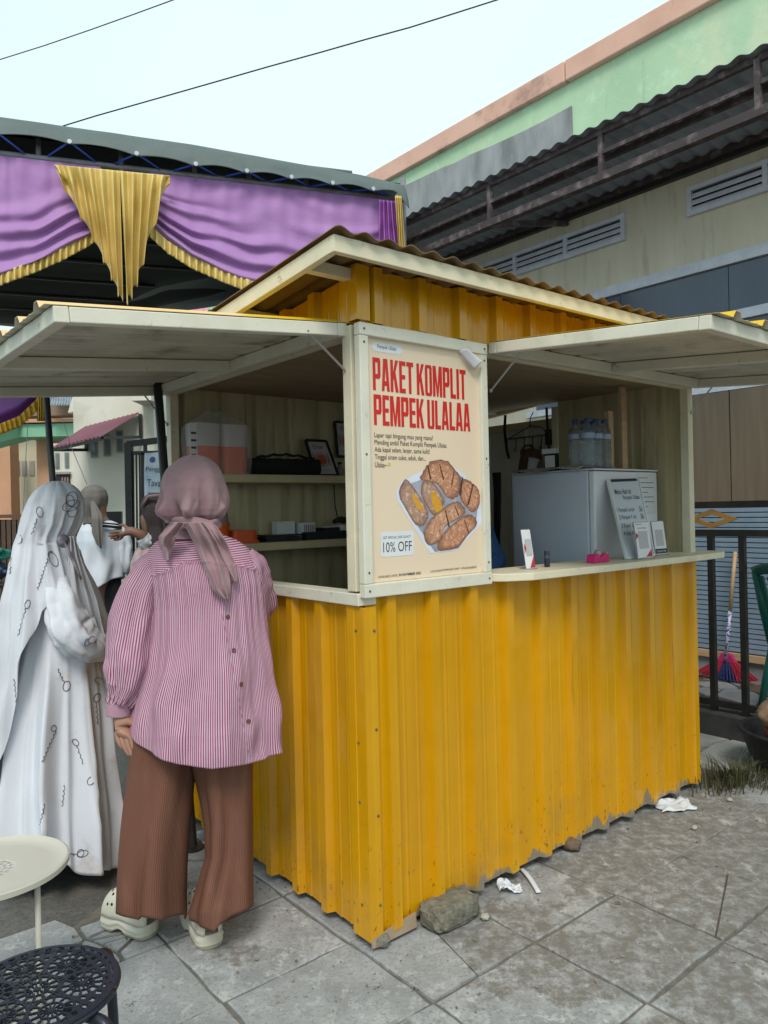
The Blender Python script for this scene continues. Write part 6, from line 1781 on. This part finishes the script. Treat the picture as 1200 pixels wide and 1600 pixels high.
# ---- the woman in white, veil to the knees
DV = 3.02
ww = thing('person', tuple(ground(110, 1362)), 'woman in a long white veil and gown with black script print, facing the kiosk', 'person')
WHC = M('white_crepe', (.70,.715,.77), .85, (.64,.655,.72), 3, dirt=(.52,.43,.38), ds=3.0, dlo=.55, dhi=.68, bmp=.15, bs=70, bd=.003, spec=.2)
WHV = M('white_veil_crepe', (.72,.735,.79), .85, (.66,.675,.74), 3, dirt=(.50,.47,.46), ds=2.6, dlo=.62, dhi=.8, alpha=.87, bmp=.15, bs=60, bd=.003, spec=.2)
wrinkle(WHC, .5, .02, 6, (1,1,.3)); wrinkle(WHV, .5, .02, 5, (1,1,.3))
sk = Skel()
pel = sk.chain([A(105,1080,DV+.02)], [.11])
sp = sk.chain([A(102,990,DV+.02), A(98,910,DV+.02), A(95,870,DV)], [.085,.08,.06], pel)
sk.chain([A(97,845,DV), A(100,815,DV), A(103,785,DV)], [.045,.075,.065], sp)
ra = sk.chain([A(90,905,DV-.10), A(100,980,DV-.12), A(165,1012,DV-.02)], [.036,.034,.024], sp)
add_hand(sk, ra, A(165,1012,DV-.02), (.9,.4,-.1), (.3,.3,.6), (.2,-.9,.2), curl=.5, k=.9)
for x in (85, 125): sk.chain([A(x,1150,DV), A(x+4,1250,DV), A(x+10,1340,DV)], [.07,.05,.035], pel)
skin_body('body', sk.v, sk.e, sk.r, ww, SKIN)
hemd = lambda th: (interp(math.cos(th), [-1,-.6,-.2,-.05,.1,.35,.5,.8,1], [1380,1376,1382,1384,1362,1374,1350,1372,1356]) if math.sin(th) > 0 else 1362) + 4*math.sin(th*9)
b = MB()
def ridge(x): return (1-abs(math.sin(x*.5)))**1.4-.35
def ddisp(th, v, y):
    k = max(0, min(1, (y-1000)/330))
    return k*(.10*ridge(th*9+.7+1.2*nz(th, v*2)) + .035*ridge(th*17+2+1.5*nz(th*2, v))) + .010*nz(math.cos(th)*3, math.sin(th)*3, y*.008) + .012*k*nz(math.cos(th)*6, math.sin(th)*6, y*.006)
loft(b, [(860,72,122,DV,.08),(900,62,132,DV,.11),(950,50,140,DV,.13),(1010,36,150,DV,.15),(1080,22,160,DV,.17),(1160,10,168,DV,.195),(1250,2,177,DV,.22),(1320,0,184,DV,.235),(1375,0,189,DV,.25)], 170, 90, bottom=hemd, disp=ddisp)
gown_bvh = tri_bvh(b)
b.build('gown', WHC, ww, smooth=True, solid=.002)
b = MB()
kk = DV/FPX
sleeve(b, [(A(92,905,DV-.08), 20*kk),(A(95,930,DV-.13), 26*kk),(A(100,955,DV-.16), 28*kk),(A(108,980,DV-.17), 29*kk),(A(122,998,DV-.16), 27*kk),(A(140,1008,DV-.12), 25*kk),(A(156,1014,DV-.06), 21*kk),(A(168,1018,DV-.02), 17*kk)], 60, 60, 3, .016)
slv_bvh = tri_bvh(b)
b.build('sleeve', WHC, ww, smooth=True, solid=.002)
vrow = [(752,86,96,DV-.02,.02),(754,78,103,DV-.02,.05),(759,69,113,DV-.02,.075),(767,60,121,DV-.02,.095),(780,52,126,DV-.02,.11),(800,45,127,DV-.02,.115),(820,39,123,DV-.02,.118),(838,34,114,DV-.02,.118),(848,31,113,DV-.02,.12),(870,26,122,DV-.02,.14),(900,18,134,DV-.02,.16),(940,11,152,DV-.02,.185),(980,4,166,DV-.02,.20),(1050,-4,166,DV-.02,.215),(1150,-10,164,DV-.02,.235),(1300,-16,160,DV-.02,.26)]
vb = lambda th: interp(math.cos(th), [-1,-.75,-.55,-.44,-.3,-.15,0,.2,.5,.72,1], [1265,1285,1298,1225,1150,1065,1000,955,933,958,1004]) if math.sin(th) > 0 else interp(math.cos(th), [-1,-.5,0,1], [1265,1200,1100,1004])
def vdisp(th, v, y):
    k = max(0, min(1, (y-850)/250))
    o = k*(.055*ridge(th*11+1+1.6*nz(th*1.3, y*.002)) + .025*ridge(th*21+3+1.5*nz(th*2, y*.003))) + .012*ridge(th*16+2*nz(th*2, y*.01))*min(1, max(0, (y-765)/40)) + .010*nz(math.cos(th)*2.5, math.sin(th)*2.5, y*.008)
    # fold from the temple down to the pinned chin
    xx = 90+35*math.cos(th)
    if y < 850 and math.sin(th) > 0: o += .012*math.exp(-((xx-(72+.36*(y-765)))/5)**2)*max(0, min(1, (y-756)/12)) - .010*math.exp(-((xx-(82+.30*(y-765)))/6)**2)*max(0, min(1, (y-756)/12))
    o += .008*nz(th*5, y*.02, 2)*min(1, max(0, (y-770)/60))
    return o
b = MB(); loft(b, vrow, 190, 150, bottom=vb, disp=vdisp, capt=True)
veil_bvh = tri_bvh(b)
vl = b.build('veil', WHV, ww, smooth=True, solid=.0025)
# front piece falling forward from the chin
b = MB()
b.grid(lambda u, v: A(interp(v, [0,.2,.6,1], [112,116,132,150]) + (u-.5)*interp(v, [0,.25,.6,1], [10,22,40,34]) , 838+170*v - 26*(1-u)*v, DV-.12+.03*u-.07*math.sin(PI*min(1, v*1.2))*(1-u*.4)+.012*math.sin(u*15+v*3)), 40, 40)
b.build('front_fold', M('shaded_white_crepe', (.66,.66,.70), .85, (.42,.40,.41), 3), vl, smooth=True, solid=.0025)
b = MB(); b.ball(A(99,845,DV-.14), .022,.02,.026, 14, 10, .25, 3); b.tube([A(100,845,DV-.155), A(108,862,DV-.17), A(118,885,DV-.19), A(127,905,DV-.2)], [.005,.006,.006,.004], 6); b.build('chin_knot', M('dark_mauve_tie', (.10,.075,.10), .8, (.35,.33,.37), 30), vl, smooth=True)
# script print on the cloth: thin raised strokes following the surface
SCRIPT = M('black_script_print', (.10,.095,.14), .7)
def scribble(bvhs, strokes, r=.0013):
    b = MB()
    for st in strokes:
        pts = []
        for i in range(len(st)-1):
            for j in range(4):
                px, py = st[i][0]+(st[i+1][0]-st[i][0])*j/4, st[i][1]+(st[i+1][1]-st[i][1])*j/4
                best = None
                for bv in bvhs:
                    h, n_ = hit(bv, px, py, .003)
                    if h is not None and (best is None or h.y < best.y): best = h
                if best is not None: pts.append(best)
        if len(pts) > 2: b.tube(pts, r, 5)
    return b
def loopy(x, y, dx, dy, n, s, amp=.5):
    # a run of handwriting from (x, y) towards (x+dx, y+dy)
    L = math.hypot(dx, dy); ux, uy = dx/L, dy/L
    return [(x+dx*i/n+ -uy*amp*s*math.sin(i*1.9)+ux*.4*s*math.cos(i*1.9), y+dy*i/n+ux*amp*s*math.sin(i*1.9)+uy*.4*s*math.cos(i*1.9)) for i in range(n+1)]
def oval(cx, cy, rx, ry, rot, a0=0, a1=2*PI, n=16):
    o = []
    for i in range(n+1):
        a = a0+(a1-a0)*i/n; px, py = rx*math.cos(a), ry*math.sin(a)
        o.append((cx+px*math.cos(rot)-py*math.sin(rot), cy+px*math.sin(rot)+py*math.cos(rot)))
    return o
st = [oval(83.5,874,6,12,-.45), oval(80,867,5,6,-.3,2.4,5.6), loopy(75,872,-17,50,26,3.0), oval(30,843,4,7,.2,-1.5,1.8), loopy(17,868,-2,28,14,3), loopy(40,950,-12,44,18,2.6), oval(43,944,4,7,.3), loopy(22,1060,4,46,18,2.6), oval(62,800,5,8,-.2), loopy(58,810,-9,26,12,2.4), oval(112,780,9,12,.3), oval(110,782,6,9,-.4), oval(114,800,7,9,.9), oval(111,790,8,14,1.2)]
scribble([veil_bvh], st).build('script_print', SCRIPT, vl)['kind'] = 'stuff'
st = [oval(104,1072,5.5,8,.3), loopy(100,1066,-10,-22,12,3), oval(155,1064,7,5,.5,1,6.2), loopy(88,1140,-22,50,24,3.2), oval(84,1138,4,5,.3), loopy(101,1226,-4,34,14,3), oval(129,1334,9,5,-.3), oval(126,1333,5,6,.4), loopy(108,1334,14,2,8,3), oval(142,1220,5,7,.6,0,4), loopy(150,1095,3,38,16,2.5), oval(152,1090,5,7,.5), loopy(70,1255,-8,34,14,2.5), loopy(120,1165,10,30,12,2.5), oval(118,1160,6,4,.8)]
scribble([gown_bvh, slv_bvh], st).build('script_print', SCRIPT, ww)['kind'] = 'stuff'
scribble([gown_bvh, slv_bvh], [oval(144,1000,7,5,-.4), oval(137,1003,4,7,.5,0,4)]).build('script_print', SCRIPT, ww)['kind'] = 'stuff'

# ---- the woman in a white shirt with grey headscarf, further back
DG2 = 5.0
wg = thing('person', tuple(ground(158, 1100)), 'woman from behind in a white shirt, black trousers and long grey brown headscarf', 'person')
wg.location.z = 0; OFF[wg.name] = (OFF[wg.name][0], OFF[wg.name][1], 0)
gk = DG2/FPX
sk = Skel()
pel = sk.chain([A(162,940,DG2)], [.06])
sp = sk.chain([A(162,900,DG2), A(161,860,DG2), A(160,830,DG2)], [.09,.09,.06], pel)
sk.chain([A(154,812,DG2), A(150,795,DG2), A(147,775,DG2)], [.05,.085,.07], sp)
for s_ in (-1, 1):
    w_ = sk.chain([A(160+s_*26,836,DG2), A(160+s_*31,880,DG2), A(160+s_*29,892,DG2+.22)], [.032,.03,.026], sp)
    add_hand(sk, w_, A(160+s_*30,892,DG2+.22), (0,1,0), (-s_,0,.2), (0,0,1), curl=.5)
    sk.chain([A(162+s_*10,985,DG2), A(162+s_*11,1060,DG2), A(162+s_*11,1125,DG2)], [.05,.045,.035], pel)
skin_body('body', sk.v, sk.e, sk.r, wg, SKIND, 1)
WSH = M('white_shirt_cotton', (.60,.63,.69), .8, (.54,.57,.64), 3)
b = MB(); loft(b, [(814,140,172,DG2,.06),(819,132,183,DG2,.09),(828,127,190,DG2,.12),(845,125,193,DG2,.14),(880,127,193,DG2,.15),(905,132,190,DG2,.16),(920,140,187,DG2,.16)], 80, 40, bottom=lambda th: interp(math.cos(th), [-1,-.3,.2,1], [900,914,918,902]), disp=lambda th, v, y: .012*math.sin(th*7+nz(th*2, v*3))*v+.014*nz(math.cos(th)*2, math.sin(th)*2, y*.03))
sleeve(b, [(A(184,826,DG2), 11*gk),(A(190,845,DG2), 13*gk),(A(193,865,DG2), 13*gk),(A(192,885,DG2), 12*gk),(A(190,890,DG2+.12), 10*gk)], 32, 24, 5, .012)
sleeve(b, [(A(135,826,DG2), 11*gk),(A(130,845,DG2), 12*gk),(A(128,868,DG2), 12*gk),(A(128,885,DG2), 11*gk),(A(132,890,DG2+.12), 9*gk)], 32, 24, 6, .012)
gbv = tri_bvh(b); b.build('shirt', WSH, wg, smooth=True, solid=.003)
b = MB()
for y_ in (816.5, 821): b.tube([A(131+58*i/14, y_+2.5*abs(i/14-.5)*2+.06*i, DG2-.03-.10*math.sin(PI*i/14)) for i in range(15)], .010 if y_ > 818 else .006, 6)
b.build('collar_band', BLACKC, wg, smooth=True)
for s_ in (-1, 1):
    b = MB(); sleeve(b, [(A(163+s_*9,885,DG2), 17*gk),(A(164+s_*11,960,DG2), 14*gk),(A(164+s_*11,1040,DG2), 12*gk),(A(163+s_*11,1120,DG2), 10*gk)], 32, 30, 7, .012); b.build('trouser_leg', BLACKC, wg, smooth=True)
    b = MB(); p = A(163+s_*11,1130,DG2); b.ball((p.x, p.y+.06, .04), .045, .13, .045, 14, 8); b.build('shoe', BLACK, wg, smooth=True)
GRH = M('grey_brown_headscarf', (.155,.135,.125), .85, (.12,.105,.098), 4)
b = MB(); loft(b, [(757.5,144,149,DG2,.02),(760,136,157,DG2,.06),(766,129,164,DG2,.09),(776,126,166.5,DG2,.105),(788,126,166,DG2,.105),(798,129,163,DG2,.095),(808,131,165,DG2,.085),(818,133,172,DG2,.09)], 60, 40, disp=lambda th, v, y: .006*math.sin(th*8+1)*v+.006*nz(math.cos(th)*3, y*.05), capt=True)
hs2 = b.build('headscarf', GRH, wg, smooth=True, solid=.003)
b = MB(); b.grid(lambda u, v: A(interp(v, [0,.4,.75,1], [141,143,144,151])+(interp(v, [0,.3,.75,1], [6,17,17,8]))*u, 782+ (68+8*u)*v, DG2-.095-.075*min(1, v*2.5)-.02*math.sin(PI*u)*min(1, v*3)-.008*math.sin(u*14)*v-.02*v), 24, 30); b.build('scarf_tail', GRH, hs2, smooth=True, solid=.003)

# ---- the woman in a dark headscarf reaching to the left
DD = 4.6
wd = thing('person', tuple(ground(245, 1110)), 'woman in a dark headscarf reaching left behind the striped shirt', 'person')
wd.location.z = 0; OFF[wd.name] = (OFF[wd.name][0], OFF[wd.name][1], 0)
sk = Skel()
pel = sk.chain([A(245,960,DD)], [.12])
sp = sk.chain([A(245,920,DD), A(245,880,DD), A(245,855,DD)], [.09,.09,.06], pel)
sk.chain([A(243,838,DD), A(238,815,DD), A(236,795,DD)], [.05,.085,.075], sp)
w_ = sk.chain([A(228,860,DD-.02), A(226,838,DD-.10), A(207,830,DD-.12)], [.05,.04,.028], sp)
add_hand(sk, w_, A(207,830,DD-.12), (-.9,0,-.25), (0,-.3,.9), (0,-.9,-.3), curl=.4)
for s_ in (-1, 1): sk.chain([A(245+s_*12,1000,DD), A(245+s_*12,1070,DD), A(245+s_*12,1140,DD)], [.08,.055,.04], pel)
skin_body('body', sk.v, sk.e, sk.r, wd, SKIND, 1)
b = MB(); loft(b, [(845,225,262,DD,.08),(858,214,272,DD,.12),(880,208,280,DD,.15),(930,204,284,DD,.17),(1020,200,288,DD,.2),(1135,194,294,DD,.24)], 60, 40, disp=lambda th, v, y: .02*math.sin(th*8)*v+.014*nz(math.cos(th)*2, math.sin(th)*2, y*.02)); b.build('gown', M('pink_patterned_gown', (.30,.16,.17), .85, (.42,.38,.38), 26), wd, smooth=True, solid=.003)
DKH = M('dark_brown_headscarf', (.030,.022,.022), .85, (.05,.035,.034), 5)
b = MB(); loft(b, [(770,236,246,DD,.02),(773,229,253,DD,.06),(780,224,259,DD,.09),(792,222,263,DD,.11),(806,226,266,DD,.115),(822,231,268,DD,.11),(836,236,270,DD,.12),(856,240,276,DD,.14)], 60, 40, disp=lambda th, v, y: .007*math.sin(th*7)*v+.008*nz(math.cos(th)*3, y*.05), capt=True); hs3 = b.build('headscarf', DKH, wd, smooth=True, solid=.003)
b = MB(); b.tube([A(224,790,DD-.10), A(232,776,DD-.12), A(246,774,DD-.12), A(258,781,DD-.10)], .012, 6); b.build('scarf_edge', M('mauve_scarf_edge', (.20,.12,.13), .85), hs3, smooth=True)
b = MB(); sleeve(b, [(A(236,848,DD-.06), 13*DD/FPX),(A(228,846,DD-.10), 12*DD/FPX),(A(222,838,DD-.12), 10*DD/FPX)], 24, 14, 3, .010); b.build('sleeve', WSH, wd, smooth=True)

SELLER = (1.04, .71)
# ---- the seller inside, mostly hidden by the poster and the fridge
lp = K(*SELLER, .07)
sv = thing('person', tuple(lp), 'seller in blue clothes inside the kiosk, mostly hidden behind the poster', 'person')
SV = lambda x, y, z: Vector((lp.x+x, lp.y+y, z))
sk = Skel()
pel = sk.chain([SV(0,0,.92)], [.12])
sp = sk.chain([SV(0,0,1.05), SV(0,0,1.22), SV(0,0,1.36)], [.12,.13,.11], pel)
sk.chain([SV(0,-.01,1.45), SV(0,-.03,1.53), SV(0,-.03,1.62)], [.05,.08,.07], sp)
w_ = sk.chain([SV(.17,0,1.36), SV(.235,-.02,1.16), SV(.16,-.22,1.12)], [.055,.045,.03], sp)
add_hand(sk, w_, SV(.16,-.22,1.12), (-.3,-.9,0), (-.9,.3,.1), (0,0,1), curl=.5)
w_ = sk.chain([SV(-.17,0,1.36), SV(-.22,-.02,1.16), SV(-.15,-.22,1.12)], [.055,.045,.03], sp)
add_hand(sk, w_, SV(-.15,-.22,1.12), (.3,-.9,0), (.9,.3,.1), (0,0,1), curl=.5)
for s_ in (-1, 1): sk.chain([SV(s_*.09,0,.8), SV(s_*.1,0,.5), SV(s_*.1,0,.14)], [.08,.055,.04], pel)
skin_body('body', sk.v, sk.e, sk.r, sv, SKIND, 1)
BLU = M('blue_uniform', (.02,.07,.20), .8, (.015,.05,.15), 4)
def kloft(name, rows, mat, parent, sd, n=48, m=40, amp=.008, cap=False):
    zs = [r[0] for r in rows][::-1]
    b = MB()
    def fn(u, v):
        z = rows[0][0]+(rows[-1][0]-rows[0][0])*v; th = 2*PI*u
        rx, ry, cx, cy = (interp(z, zs, [r[q] for r in rows][::-1]) for q in (1,2,3,4))
        o = amp*(math.sin(th*7+sd)+nz(math.cos(th)*2, math.sin(th)*2, z*6))
        return SV(cx+(rx+o)*math.cos(th), cy+(ry+o)*math.sin(th), z)
    b.grid(fn, n, m, closed=True, capt=cap)
    return b.build(name, mat, parent, smooth=True, solid=.003)
kloft('tunic', [(1.42,.10,.08,0,0),(1.38,.19,.11,0,0),(1.25,.19,.13,0,0),(1.0,.19,.15,0,0),(.65,.23,.18,0,0)], BLU, sv, 1)
for s_ in (-1, 1):
    b = MB(); sleeve(b, [(SV(s_*.14,0,1.38), .065),(SV(s_*.19,-.01,1.28), .062),(SV(s_*.235,-.02,1.16), .06),(SV(s_*.20,-.12,1.13), .05),(SV(s_*.165,-.2,1.12), .04)], 28, 24, 2, .01); b.build('sleeve', BLU, sv, smooth=True)
    kloft('trouser_leg', [(.75,.10,.10,s_*.09,0),(.4,.085,.085,s_*.1,0),(.12,.075,.075,s_*.1,0)], BLACKC, sv, 2, 24, 14)
    b = MB(); b.ball(SV(s_*.1,-.05,.105), .045, .12, .04, 12, 8); b.build('shoe', BLACK, sv, smooth=True)
kloft('headscarf', [(1.70,.02,.02,0,-.03),(1.68,.07,.08,0,-.03),(1.62,.095,.11,0,-.03),(1.52,.095,.115,0,-.02),(1.44,.09,.10,0,0),(1.36,.16,.14,0,0),(1.22,.19,.16,0,0)], BLACKC, sv, 3, 48, 40, .006, True)
